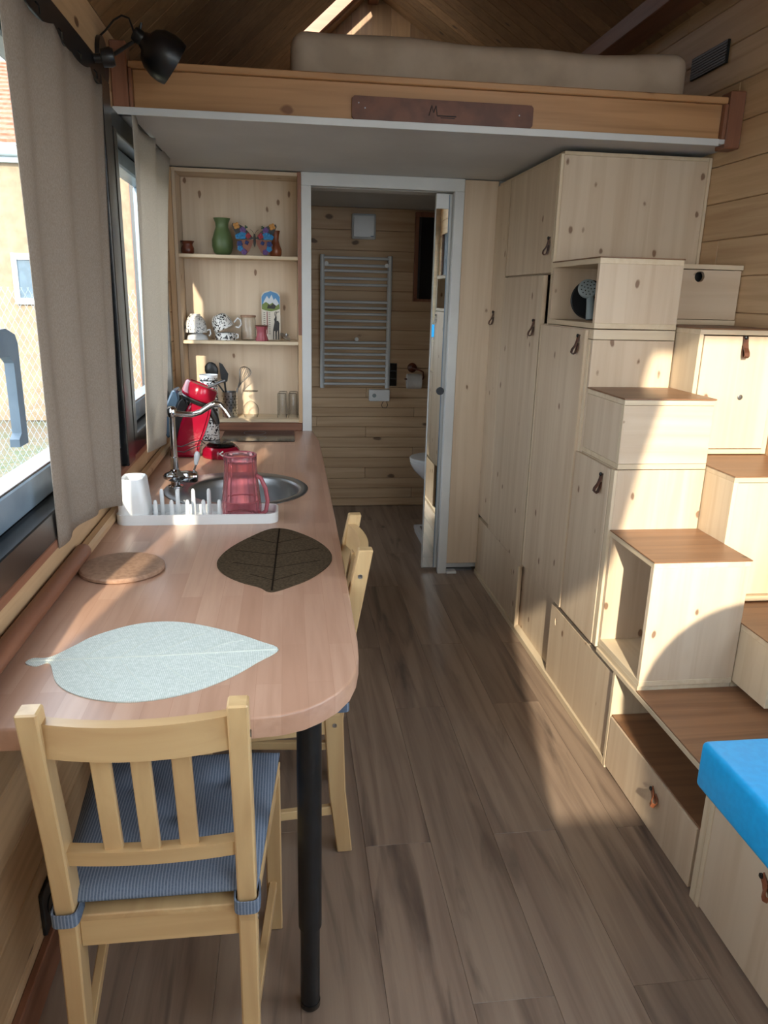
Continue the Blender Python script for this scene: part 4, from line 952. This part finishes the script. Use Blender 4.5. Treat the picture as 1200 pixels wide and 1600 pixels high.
# butterfly figure
bf = thing('butterfly_figure', (-.155, YS-.03, S1), 'colourful butterfly ornament between the vases on the top shelf', 'ornament')
bx, by, bz = -.155, YS-.04, S1
obj('body', tube([(bx, by, bz+.042), (bx, by, bz+.06), (bx, by, bz+.085), (bx, by, bz+.102)], .006, 10, rs=[.002, .006, .0065, .004]), 'art_dark', bf, smooth=50)
for s in (-1, 1):
    obj('antenna', tube([(bx+s*.001, by, bz+.10), (bx+s*.010, by, bz+.115), (bx+s*.020, by, bz+.122)], .0009, 5), 'art_dark', bf)
    up_ = obj('upper_wing', prism([(bx+s*x, bz+z) for x, z in ((.004, .08), (.03, .112), (.055, .135), (.085, .150), (.105, .148), (.108, .138), (.100, .118), (.090, .10), (.07, .085), (.03, .072))], by-.002, by+.002, 'xz'), 'art_dark', bf)
    lo_ = obj('lower_wing', prism([(bx+s*x, bz+z) for x, z in ((.004, .075), (.04, .075), (.07, .070), (.088, .055), (.085, .03), (.065, .008), (.045, .004), (.03, .018), (.012, .05))], by-.003, by+.001, 'xz'), 'art_orange', bf)
    def blob(par, x, z, r, mat, n=5, name='flower'):
        b3 = bmesh.new()
        for k in range(n):
            a = 2*PI*k/n+x*50; lathe([(0, -.002), (r*.55, -.001), (r*.5, .003), (0, .005)], (bx+s*x+r*.55*math.cos(a), by-.004, bz+z+r*.55*math.sin(a)), 7, rot_to((0, -1, 0)), bm=b3)
        obj(name, b3, mat, par)
    blob(up_, .086, .137, .016, 'art_amber', 4, 'wing_patch'); blob(up_, .055, .118, .015, 'art_purple'); blob(up_, .040, .132, .008, 'art_leaf', 3, 'leaf'); blob(up_, .030, .092, .014, 'art_red', 4)
    blob(up_, .058, .094, .019, 'art_blue'); blob(up_, .080, .088, .013, 'art_blue'); blob(lo_, .072, .055, .014, 'art_navy'); blob(lo_, .070, .034, .014, 'art_blue'); blob(lo_, .052, .018, .014, 'art_purple'); blob(lo_, .038, .06, .010, 'art_navy', 4)
# crockery
def bowl(label, x, y, z, r, h, mat, flip=True, tilt=None, grp=None):
    pr = [(0, 0), (r*.45, 0), (r*.5, .006), (r*.86, h*.45), (r, h), (r*.97, h), (r*.82, h*.45), (r*.4, .010), (0, .010)]
    if flip: pr = [(a, h-b) for a, b in pr]
    M = tilt if tilt is not None else None
    return obj('cup', lathe(pr, (x, y, z), 30, M), mat, None, label, 'cup', grp, smooth=60)
c1 = bowl('plain lower white cup under the floral cup, left on the middle shelf', -.455, YS, S2, .056, .034, 'white_ceramic', True)
c2 = thing('cup', (-.460, YS, S2+.0345), 'white cup with small dark flowers turned upside down, left on the middle shelf', 'cup')
pr = [(.058, 0), (.057, .02), (.050, .052), (.034, .078), (.026, .082), (.026, .090), (.022, .090), (.020, .083), (0, .083)]
obj('bowl', lathe(pr, (-.462, YS, S2+.0345), 32), 'floral_sparse', c2, smooth=60)
obj('handle', tube([(-.404, YS-.01, S2+.045), (-.388, YS-.015, S2+.05), (-.386, YS-.015, S2+.03), (-.395, YS-.015, S2+.018)], .004, 8), 'white_ceramic', c2, smooth=60)
c3 = thing('cup', (-.318, YS, S2), 'glossy lower cup with dense dark flowers beside the glass jar', 'cup')
obj('bowl', lathe([(.050, 0), (.053, .012), (.052, .032), (.045, .036), (0, .036)], (-.312, YS, S2), 30), 'floral_dark', c3, smooth=60)
obj('handle', tube([(-.262, YS-.01, S2+.008), (-.25, YS-.01, S2+.012), (-.25, YS-.01, S2+.028), (-.262, YS-.01, S2+.03)], .0035, 8), 'white_ceramic', c3, smooth=60)
c4 = thing('cup', (-.325, YS, S2+.037), 'tilted floral cup lying on the dense floral cup, handle up to the right', 'cup')
Mt = rot_to((-.42, 0, .9)); 
obj('bowl', lathe([(.052, 0), (.052, .02), (.046, .05), (.034, .070), (.024, .076), (0, .076)], (-.318, YS, S2+.054), 32, Mt), 'floral_dark', c4, smooth=60)
obj('handle', tube([(-.268, YS-.01, S2+.088), (-.250, YS-.01, S2+.108), (-.236, YS-.01, S2+.100), (-.232, YS-.01, S2+.078), (-.246, YS-.01, S2+.062), (-.262, YS-.01, S2+.066)], .004, 8), 'white_ceramic', c4, smooth=60)
def tumbler(name, label, x, y, z, r0, r1, h, mat='clear_glass', flip=False, grp=None, flute=None, cat='glass'):
    pr = [(0, 0), (r0, 0), (r0+.001, .004), (r1, h)]
    if flip: pr = [(a, h-b) for a, b in pr]
    return obj(name, lathe(pr, (x, y, z), 36 if flute else 26, flute=flute), mat, None, label, cat, grp, smooth=60)
jr = thing('glass_jar', (-.198, YS, S2), 'clear glass jar with a flat tan lid on the middle shelf', 'jar')
obj('body', lathe([(0, 0), (.036, 0), (.037, .004), (.037, .10), (.034, .112)], (-.198, YS, S2), 28), 'clear_glass', jr, smooth=50)
obj('lid', lathe([(0, 0), (.038, 0), (.039, .003), (.039, .009), (.037, .011), (0, .011)], (-.198, YS, S2+.1125), 28), 'coaster_leather', jr, smooth=40)
pg = thing('glass_cup', (-.138, YS-.05, S2), 'small pink fluted glass with dark rim before the thermometer', 'glass')
obj('body', lathe([(0, 0), (.030, 0), (.032, .004), (.024, .03), (.022, .05), (.031, .074), (.029, .074), (.020, .05), (.022, .03), (.028, .008), (0, .008)], (-.130, YS-.045, S2), 48, flute=(12, .05)), 'pink_body', pg, smooth=60)
obj('rim', tube([(-.130+.0315*math.cos(a), YS-.045+.0315*math.sin(a), S2+.074) for a in [2*PI*k/24 for k in range(25)]], .003, 8), 'turned_wood', pg, smooth=60)
# thermometer board
th = thing('wall_thermometer', (-.08, YS+.04, S2), 'upright board thermometer painted with mountains and an ibex', 'thermometer')
tx0, tx1, ty = -.132, -.036, YS+.045
arch = [(tx0, S2), (tx1, S2), (tx1, S2+.215)]+[((tx0+tx1)/2+.048*math.cos(a), S2+.218+.028*math.sin(a)) for a in [PI*k/12 for k in range(1, 12)]]+[(tx0, S2+.215)]
obj('board', prism(arch, ty, ty+.006, 'xz'), 'art_cream', th)
def art(name, pts, mat, d): obj(name, prism([(tx0+u*.096, S2+v) for u, v in pts], ty-d, ty-.0001, 'xz'), mat, th)
art('painted_sky', [(.02, .16), (.98, .16), (.98, .215), (.85, .232), (.5, .244), (.15, .232), (.02, .215)], 'art_sky', .0006)
art('painted_snow', [(.05, .17), (.95, .17), (.9, .19), (.75, .21), (.66, .20), (.55, .226), (.42, .205), (.3, .22), (.15, .195)], 'art_white', .0010)
art('painted_meadow', [(.02, .155), (.2, .148), (.5, .144), (.8, .150), (.98, .158), (.95, .182), (.75, .170), (.6, .188), (.45, .178), (.25, .19), (.04, .178)], 'art_green', .0014)
art('painted_rock', [(.3, .158), (.7, .156), (.78, .172), (.62, .184), (.5, .172), (.36, .178)], 'art_dark', .0018)
art('painted_ibex', [(.60, .002), (.64, .002), (.66, .045), (.72, .045), (.73, .002), (.78, .002), (.80, .04), (.86, .05), (.87, .002), (.91, .002), (.93, .06), (.95, .085), (.88, .098), (.80, .096), (.80, .115), (.74, .118), (.66, .104), (.69, .092), (.64, .07), (.60, .05)], 'art_dark', .0012)
hn = bmesh.new()
for s_ in (0, 1):
    tube([(tx0+(.76+.03*s_)*.096, ty-.001, S2+.113), (tx0+(.70+.06*s_)*.096, ty-.001, S2+.128), (tx0+(.72+.10*s_)*.096, ty-.001, S2+.140), (tx0+(.80+.14*s_)*.096, ty-.001, S2+.142)], .0016, 6, hn)
obj('painted_horn', hn, 'art_dark', th)
obj('glass_tube', tube([(tx0+.028, ty-.002, S2+.03), (tx0+.028, ty-.002, S2+.142)], .0016, 8), 'art_red', th)
tk = bmesh.new()
for k in range(12):
    for x_ in (.010, .036): add_box(tk, tx0+x_, tx0+x_+.009, ty-.0008, ty-.0001, S2+.03+.0095*k, S2+.0325+.0095*k)
obj('scale_tick', tk, 'art_dark', th)
ld = thing('pot_lid', (-.01, YS, S2), 'small steel lid leaning on its edge at the right of the middle shelf', 'lid')
obj('disc', lathe([(0, 0), (.030, 0), (.031, .003), (.022, .008), (0, .010)], (-.012, YS-.02, S2+.019), 26, rot_to((.50, -.25, .8))), 'steel', ld, smooth=50)
obj('knob', lathe([(0, .009), (.004, .009), (.004, .014), (.009, .016), (.009, .02), (0, .022)], (-.012, YS-.02, S2+.019), 14, rot_to((.50, -.25, .8))), 'steel', ld, smooth=50)
# bottom shelf
uh = thing('utensil_holder', (-.305, YS, S3), 'perforated steel utensil cup on the bottom shelf', 'utensil holder')
obj('cup', lathe([(0, 0), (.038, 0), (.039, .002), (.039, .126), (.040, .130), (.037, .130), (.036, .005), (0, .005)], (-.305, YS, S3), 30), 'steel', uh, smooth=50)
hl = bmesh.new()
for r in range(7):
    for k in range(12):
        a = 2*PI*(k+.5*(r % 2))/12; n_ = Vector((math.cos(a), math.sin(a), 0)); lathe([(0, 0), (.0036, 0), (.0036, .0004), (0, .0004)], Vector((-.305, YS, S3+.02+.015*r))+n_*.0389, 6, rot_to(n_), bm=hl)
obj('perforation', hl, 'frame_black', uh, kind='stuff')
sp1 = thing('serving_spoon', (-.33, YS+.01, S3+.006), 'rounded black plastic spoon standing in the steel cup', 'utensil')
b4 = bmesh.new(); M4 = Matrix.Translation((-.392, YS+.015, S3+.235)) @ Matrix.Rotation(-.25, 4, 'Y')
lathe([(0, -.046), (.020, -.036), (.032, -.012), (.034, .008), (.028, .030), (.014, .042), (0, .046)], (0, 0, 0), 20, bm=b4)
for v in b4.verts: v.co.y *= .22
bmesh.ops.transform(b4, matrix=M4, verts=b4.verts); obj('head', b4, 'black_plastic', sp1, smooth=60)
obj('shaft', tube([(-.312, YS+.008, S3+.008), (-.335, YS+.01, S3+.13), (-.385, YS+.015, S3+.20)], .0045, 8), 'black_plastic', sp1, smooth=50)
sp2 = thing('spatula', (-.30, YS+.0, S3+.006), 'angular black plastic spatula standing in the steel cup', 'utensil')
obj('blade', prism([(-.352, S3+.280), (-.335, S3+.272), (-.306, S3+.222), (-.312, S3+.185), (-.330, S3+.172), (-.345, S3+.20)], YS-.006, YS-.002, 'xz'), 'black_plastic', sp2)
obj('shaft', tube([(-.318, YS+.0, S3+.008), (-.322, YS-.003, S3+.12), (-.326, YS-.004, S3+.178)], .005, 8), 'black_plastic', sp2, smooth=50)
wk = thing('whisk', (-.285, YS, S3+.006), 'steel balloon whisk standing in the steel cup', 'whisk')
obj('grip', tube([(-.292, YS+.012, S3+.008), (-.262, YS+.005, S3+.148)], .005, 10), 'steel', wk, smooth=50)
A = Vector((-.264, YS+.005, S3+.140)); ax = Vector((.42, 0, .90)).normalized(); pr_ = Vector((.90, 0, -.42))
for k in range(8):
    th_ = PI*k/8; side = (pr_*math.cos(th_)+Vector((0, 1, 0))*math.sin(th_))
    pts = []
    for q in range(13):
        u = q/12*2*PI; rad = math.sin(u/2); pts.append(A+ax*(.128*math.sin(u/2)**.8)+side*(.038*math.sin(u)*-1*(math.sin(u/2)**.7)))
    obj('wire', tube(pts, .0011, 5, cap=False), 'steel', wk)
wg = thing('wine_glass', (-.195, YS-.02, S3), 'upside-down wine glass between steel cup and tumblers', 'glass')
obj('bowl', lathe([(.033, 0), (.040, .02), (.042, .04), (.036, .062), (.018, .080), (.004, .086)], (-.195, YS-.02, S3), 28), 'clear_glass', wg, smooth=60)
obj('stem', lathe([(.0045, .086), (.0035, .10), (.0035, .128), (.006, .134), (0, .136)], (-.195, YS-.02, S3), 14), 'clear_glass', wg, smooth=60)
obj('foot', lathe([(0, .134), (.038, .136), (.039, .138), (0, .139)], (-.195, YS-.02, S3), 28), 'clear_glass', wg, smooth=60)
GL = ('upside-down clear tumbler in the front row, left of the pair, bottom shelf', 'upside-down clear tumbler in the front row next to the shelf side, bottom shelf',
      'clear tumbler hidden behind the left front tumbler, bottom shelf', 'clear tumbler hidden behind the right front tumbler, bottom shelf')
for k, (x, y) in enumerate(((-.034, YS-.035), (.022, YS-.035), (-.028, YS+.045), (.028, YS+.045))):
    tumbler('tumbler', GL[k], x, y, S3, .0215, .0255, .128, flip=True, grp='clear tumblers on the bottom shelf')

# things in the open cubby
ND = 1.4285
dk = thing('round_plate', (1.19, 2.94, ND), 'black round disc standing at the back of the open cubby', 'plate')
obj('disc', lathe([(0, 0), (.072, 0), (.075, .004), (.070, .008), (.05, .006), (0, .006)], (1.188, 2.944, ND+.0762), 36, rot_to((-.12, -1, .06))), 'black_plastic', dk, smooth=40)
hs_ = thing('hand_shower', (1.17, 2.85, ND), 'pale grey hand shower head leaning in the open cubby', 'shower head')
hb2 = obj('head', lathe([(0, 0), (.034, 0), (.037, .004), (.034, .012), (.02, .016), (0, .017)], (1.158, 2.895, ND+.116), 28, rot_to((-.30, -.92, .22))), 'pale_grey_plastic', hs_, smooth=50)
nz_ = bmesh.new(); nn = Vector((-.30, -.92, .22)).normalized(); e1 = nn.orthogonal().normalized(); e2 = nn.cross(e1)
for rr_, cnt in ((.0, 1), (.013, 6), (.025, 11)):
    for k in range(cnt):
        a = 2*PI*k/cnt; lathe([(0, 0), (.0022, 0), (.0022, .001), (0, .001)], Vector((1.158, 2.895, ND+.116))+nn*.0165+e1*rr_*math.cos(a)+e2*rr_*math.sin(a), 6, rot_to(nn), bm=nz_)
obj('nozzle', nz_, 'frame_black', hb2)
obj('grip', tube([(1.168, 2.892, ND+.10), (1.170, 2.880, ND+.06), (1.172, 2.872, ND+.002)], .014, 12, rs=[.013, .016, .019]), 'pale_grey_plastic', hs_, smooth=50)
obj('hose_arm', tube([(1.172, 2.898, ND+.11), (1.205, 2.89, ND+.085), (1.225, 2.88, ND+.05)], .007, 10), 'pale_grey_plastic', hs_, smooth=50)

# ------------------------------------------------------------------ bathroom
rd = thing('towel_radiator', (.465, YE-.05, .88), 'white ladder towel radiator on the bathroom end wall', 'radiator')
for x in (.236, .692): obj('upright', tube([(x, YE-.055, .875), (x, YE-.055, 1.757)], .0165, 12), 'radiator_white', rd, smooth=50)
for v in (348, 375, 395, 422, 445, 508, 530, 553, 578, 602, 660, 682, 705, 728, 750, 775, 797, 820):
    px = 260+v/2.426; z = 1.754-(px-400)*.004294
    obj('bar', tube([(.245, YE-.06, z), (.683, YE-.06, z)], .0095, 10), 'radiator_white', rd, smooth=50)
for x, z in ((.262, 1.70), (.668, 1.695), (.47, 1.21)):
    obj('bracket', lathe([(0, 0), (.014, 0), (.014, .012), (0, .014)], (x, YE-.072, z), 14, rot_to((0, -1, 0))), 'white_plastic', rd, smooth=40)
    obj('wall_stud', tube([(x, YE-.0065, z), (x, YE-.072, z)], .005, 8), 'white_plastic', rd)
for x in (.236, .692): obj('wall_stud', tube([(x, YE-.0065, 1.0), (x, YE-.05, 1.0)], .005, 8), 'white_plastic', rd)
ct = thing('radiator_thermostat', (.63, YE-.05, .78), 'small white thermostat box hanging under the radiator', 'thermostat')
obj('housing', box(.565, .71, YE-.075, YE-.035, .785, .866, .004), 'white_plastic', ct)
obj('dial', lathe([(0, 0), (.014, 0), (.012, .006), (0, .007)], (.60, YE-.0755, .825), 16, rot_to((0, -1, 0))), 'pale_grey_plastic', ct, smooth=40)
obj('wire', tube([(.67, YE-.05, .784), (.655, YE-.05, .755), (.665, YE-.05, .735), (.69, YE-.05, .735), (.70, YE-.05, .755), (.69, YE-.05, .784)], .002, 6), 'tube_rubber', ct)
obj('mount', box(.62, .66, YE-.036, YE-.0065, .80, .85), 'white_plastic', ct)
fn = thing('vent_fan', (.512, YE-.03, 1.86), 'square grey-white extractor fan high on the bathroom wall', 'fan')
obj('housing', box(.433, .592, YE-.045, YE-.0005, 1.862, 2.020, .006), 'radiator_white', fn)
obj('cover', box(.440, .585, YE-.055, YE-.0455, 1.869, 2.013, .006), 'radiator_white', fn)
obj('badge', box(.557, .577, YE-.0562, YE-.0555, 1.877, 1.882), 'art_navy', fn)
sw = thing('wall_switch', (.74, YE, .87), 'black switch plate between radiator and toilet roll', 'switch')
obj('plate', box(.712, .766, YE-.010, YE-.0005, .885, 1.045, .002), 'black_plastic', sw)
for z in (.912, .965, 1.018): obj('rocker', box(.718, .760, YE-.014, YE-.0105, z-.022, z+.022, .001), 'black_gloss', sw)
rh = thing('roll_holder', (.88, YE, .98), 'bronze toilet roll holder on the bathroom wall', 'roll holder')
obj('rose', lathe([(0, 0), (.034, 0), (.034, .006), (.026, .016), (.012, .022), (0, .022)], (.875, YE-.0005, 1.015), 20, rot_to((0, -1, 0))), 'turned_wood', rh, smooth=50)
obj('arm', tube([(.875, YE-.02, 1.015), (.90, YE-.05, 1.01), (.945, YE-.055, .99), (.952, YE-.055, .955), (.945, YE-.055, .94), (.815, YE-.055, .94)], .006, 8), 'turned_wood', rh, smooth=50)
obj('toilet_roll', lathe([(.018, -.05), (.052, -.05), (.052, .05), (.018, .05), (.018, -.05)], (.882, YE-.060, .926), 26, rot_to((1, 0, 0))), 'paper_white', None, 'white paper roll on the bathroom holder', 'toilet roll', smooth=40)
tv = thing('bathroom_window', (1.0, YE-.02, 1.48), 'narrow dark window with brown frame at the right of the bathroom wall', 'window')
wf = bmesh.new()
for q in ((.862, 1.45, 2.015, 2.045), (.862, 1.45, 1.468, 1.486), (.862, .888, 1.486, 2.015), (1.43, 1.45, 1.486, 2.015)): add_box(wf, q[0], q[1], YE-.03, YE-.0005, q[2], q[3], .002)
obj('wood_frame', wf, 'redwood_z', tv)
obj('pane', box(.905, 1.43, YE-.012, YE-.008, 1.486, 2.015), 'frame_black', tv)
obj('inner_frame', box(.889, .905, YE-.022, YE-.0005, 1.487, 2.014, .002), 'frame_grey', tv)
tt = thing('toilet', (1.1, 4.9, .1), 'white wall-hung toilet half hidden by the mirror door', 'toilet')
def egg(k, sc=1.0, dx=0):
    a = 2*PI*k/36; return ((1.06+dx)-.24*math.cos(a)*sc*(1 if math.cos(a) > 0 else 1.05), 4.90+.18*math.sin(a)*sc)
tbm = bmesh.new(); rg = []
for z, s, dx in ((.16, .35, .16), (.20, .55, .12), (.28, .80, .06), (.36, .95, .015), (.405, 1.0, 0), (.418, .99, 0), (.418, .72, 0), (.36, .62, .01), (.28, .4, .03)):
    rg.append([tbm.verts.new((*egg(k, s, dx), z)) for k in range(36)])
for a, b in zip(rg, rg[1:]):
    for k in range(36): tbm.faces.new((a[k], a[(k+1) % 36], b[(k+1) % 36], b[k]))
tbm.faces.new(rg[0][::-1]); tbm.faces.new(rg[-1])
obj('bowl', tbm, 'white_ceramic', tt, smooth=50)
obj('seat', prism([egg(k, 1.01) for k in range(36)], .4195, .432, 'xy', bev=.003), 'white_plastic', tt, smooth=50)
obj('lid', prism([egg(k, 1.02) for k in range(36)], .434, .452, 'xy', bev=.006), 'white_plastic', tt, smooth=50)
obj('wall_box', box(1.30, XR-.001, 4.68, 5.12, .0, 1.05, .003), 'white_paint', tt)
st = thing('shower_tray', (1.2, 4.4, 0), 'low white shower tray with raised rim behind the mirror door', 'shower tray')
obj('base', box(.822, XR-.001, 4.06, 4.66, 0.0, .020), 'white_ceramic', st)
obj('rim', prism(rect(.818, XR-.001, 4.056, 4.664), .0205, .045, 'xy', [rect(.85, XR-.03, 4.09, 4.63)]), 'white_ceramic', st)

# ------------------------------------------------------------------ windows and rear curtain added out of view to shape the light
def light_drape():  # added curtain; its slanted edge cuts the sun patch on the stair
    bm = bmesh.new(); g = []
    def edge(z):
        pts = [(.9, .36), (1.35, .37), (1.46, .39), (1.53, .45), (1.68, .545), (1.86, .59), (2.06, .625), (2.25, .67), (2.45, .70), (2.68, .78)]
        for (a, b), (c, d) in zip(pts, pts[1:]):
            if a <= z <= c: return b+(d-b)*(z-a)/(c-a)
        return pts[0][1] if z < .9 else pts[-1][1]
    for j in range(41):
        z = .80+1.9*j/40; row = []
        for i in range(61):
            u = i/60; x = -.45+(edge(z)+.45)*u; row.append(bm.verts.new((x, -.42+.022*math.sin(u*45), z)))
        g.append(row)
    for j in range(40):
        for i in range(60): bm.faces.new((g[j][i], g[j][i+1], g[j+1][i+1], g[j+1][i]))
    o = obj('curtain', bm, 'added_curtain_cloth', None, 'added unseen cream curtain shaping the sunlight from the rear window', 'curtain', smooth=180)
    m = o.modifiers.new('thickness', 'SOLIDIFY'); m.thickness = .002
light_drape()
obj('curtain_rail', tube([(-.5, -.42, 2.71), (1.5, -.42, 2.71)], .012, 10), 'black_metal', None, 'round black rail of the added unseen rear curtain', 'curtain rail')
w3 = thing('window_3', (.55, YR-.06, .93), None, None); w3['kind'] = 'structure'  # window added out of view, placed where the sun patches trace back
f_ = bmesh.new(); a, b, c, d = RW
for q in ((a, b, c, c+.03), (a, b, d-.03, d), (a, a+.04, c+.03, d-.03), (b-.04, b, c+.03, d-.03)): add_box(f_, q[0], q[1], YR-.10, YR-.04, q[2], q[3], .003)
obj('frame', f_, 'frame_grey', w3)
obj('pane', box(a+.04, b-.04, YR-.075, YR-.070, c+.03, d-.03), 'pane_glass', w3)

w5 = thing('window_5', (XL-.07, 4.55, .66), None, None); w5['kind'] = 'structure'  # unseen window added to light the bathroom end wall
f_ = bmesh.new(); a, b, c, d = W5
for q in ((a, b, c, c+.04), (a, b, d-.04, d), (a, a+.04, c+.04, d-.04), (b-.04, b, c+.04, d-.04)): add_box(f_, XL-.10, XL-.03, q[0], q[1], q[2], q[3], .003)
obj('frame', f_, 'frame_grey', w5)
obj('pane', box(XL-.066, XL-.061, a+.04, b-.04, c+.04, d-.04), 'pane_glass', w5)
w4 = thing('window_4', (XR+.07, .45, .9), None, None); w4['kind'] = 'structure'  # unseen window added for sky fill from the right
f_ = bmesh.new(); a, b, c, d = W4
for q in ((a, b, c, c+.04), (a, b, d-.04, d), (a, a+.05, c+.04, d-.04), (b-.05, b, c+.04, d-.04), (.43, .47, c+.04, d-.04)): add_box(f_, XR+.03, XR+.10, q[0], q[1], q[2], q[3], .003)
obj('frame', f_, 'frame_grey', w4)
obj('pane', box(XR+.06, XR+.065, a+.05, b-.05, c+.04, d-.04), 'pane_glass', w4)

# ------------------------------------------------------------------ outside
gd = bmesh.new(); q = bmesh.ops.create_grid(gd, x_segments=60, y_segments=60, size=30)
for v in gd.verts: v.co.z = -.78+.05*math.sin(v.co.x*1.3)*math.cos(v.co.y*.9); v.co.x += -8; v.co.y += 14
go = obj('ground', gd, 'dry_grass', kind='structure', loc=(0, 0, 0))
nh = thing('neighbour_house', (-6.5, 16, -.8), 'beige rendered house with red tiled roof beyond the fence', 'house')
obj('wall', prism(rect(-14, -2.0, -.8, 3.62), 14.0, 20.0, 'xz', ), 'render_wall', nh)
obj('gutter', tube([(-14.2, 13.85, 3.62), (-1.9, 13.85, 3.62)], .09, 10), 'gutter_grey', nh, smooth=50)
obj('fascia', box(-14.1, -1.95, 13.88, 13.99, 3.45, 3.70), 'gutter_grey', nh)
rf = bmesh.new()
for k in range(18):   # overlapping tile courses
    y0 = 13.75+.27*k; z0 = 3.72+.13*k
    vs_ = [rf.verts.new(p) for p in ((-14.2, y0, z0), (-1.9, y0, z0), (-1.9, y0+.30, z0+.13), (-14.2, y0+.30, z0+.13), (-14.2, y0, z0+.05), (-1.9, y0, z0+.05), (-1.9, y0+.30, z0+.16), (-14.2, y0+.30, z0+.16))]
    for f in ((0, 1, 2, 3), (7, 6, 5, 4), (0, 4, 5, 1), (1, 5, 6, 2), (2, 6, 7, 3), (3, 7, 4, 0)): rf.faces.new([vs_[i] for i in f])
obj('roof', rf, 'roof_tile', nh)
for x in (-4.62, -8.2, -11.4):
    fw = bmesh.new()
    for q in ((x, x+.9, 1.95, 2.05), (x, x+.9, 1.22, 1.32), (x, x+.08, 1.32, 1.95), (x+.82, x+.9, 1.32, 1.95), (x+.42, x+.48, 1.32, 1.95)): add_box(fw, q[0], q[1], 13.93, 14.0, q[2], q[3])
    fo = obj('window', fw, 'white_paint', nh); obj('pane', box(x+.08, x+.82, 13.97, 13.985, 1.32, 1.95), 'blue_grey_plastic', fo)
fe = thing('wire_fence', (-4, 9.0, -.8), 'wire mesh fence with thin posts across the yard', 'fence')
for k in range(5): obj('post', tube([(-8+1.8*k, 9.0, -.8), (-8+1.8*k, 9.0, 1.6)], .03, 8), 'frame_light', fe)
ms = bmesh.new(); n_ = 130
for k in range(n_):
    x = -9+.07*k
    for s in (-1, 1):
        a = Vector((x, 9.0, -.75)); b = Vector((x+s*1.2, 9.0, 1.5)); dd_ = Vector((.0022, 0, 0))
        v = [ms.verts.new(p) for p in (a-dd_, a+dd_, b+dd_, b-dd_)]; ms.faces.new(v)
me_ = obj('mesh_wire', ms, 'frame_light', fe, kind='stuff')
mm = me_.modifiers.new('thickness', 'SOLIDIFY'); mm.thickness = .003
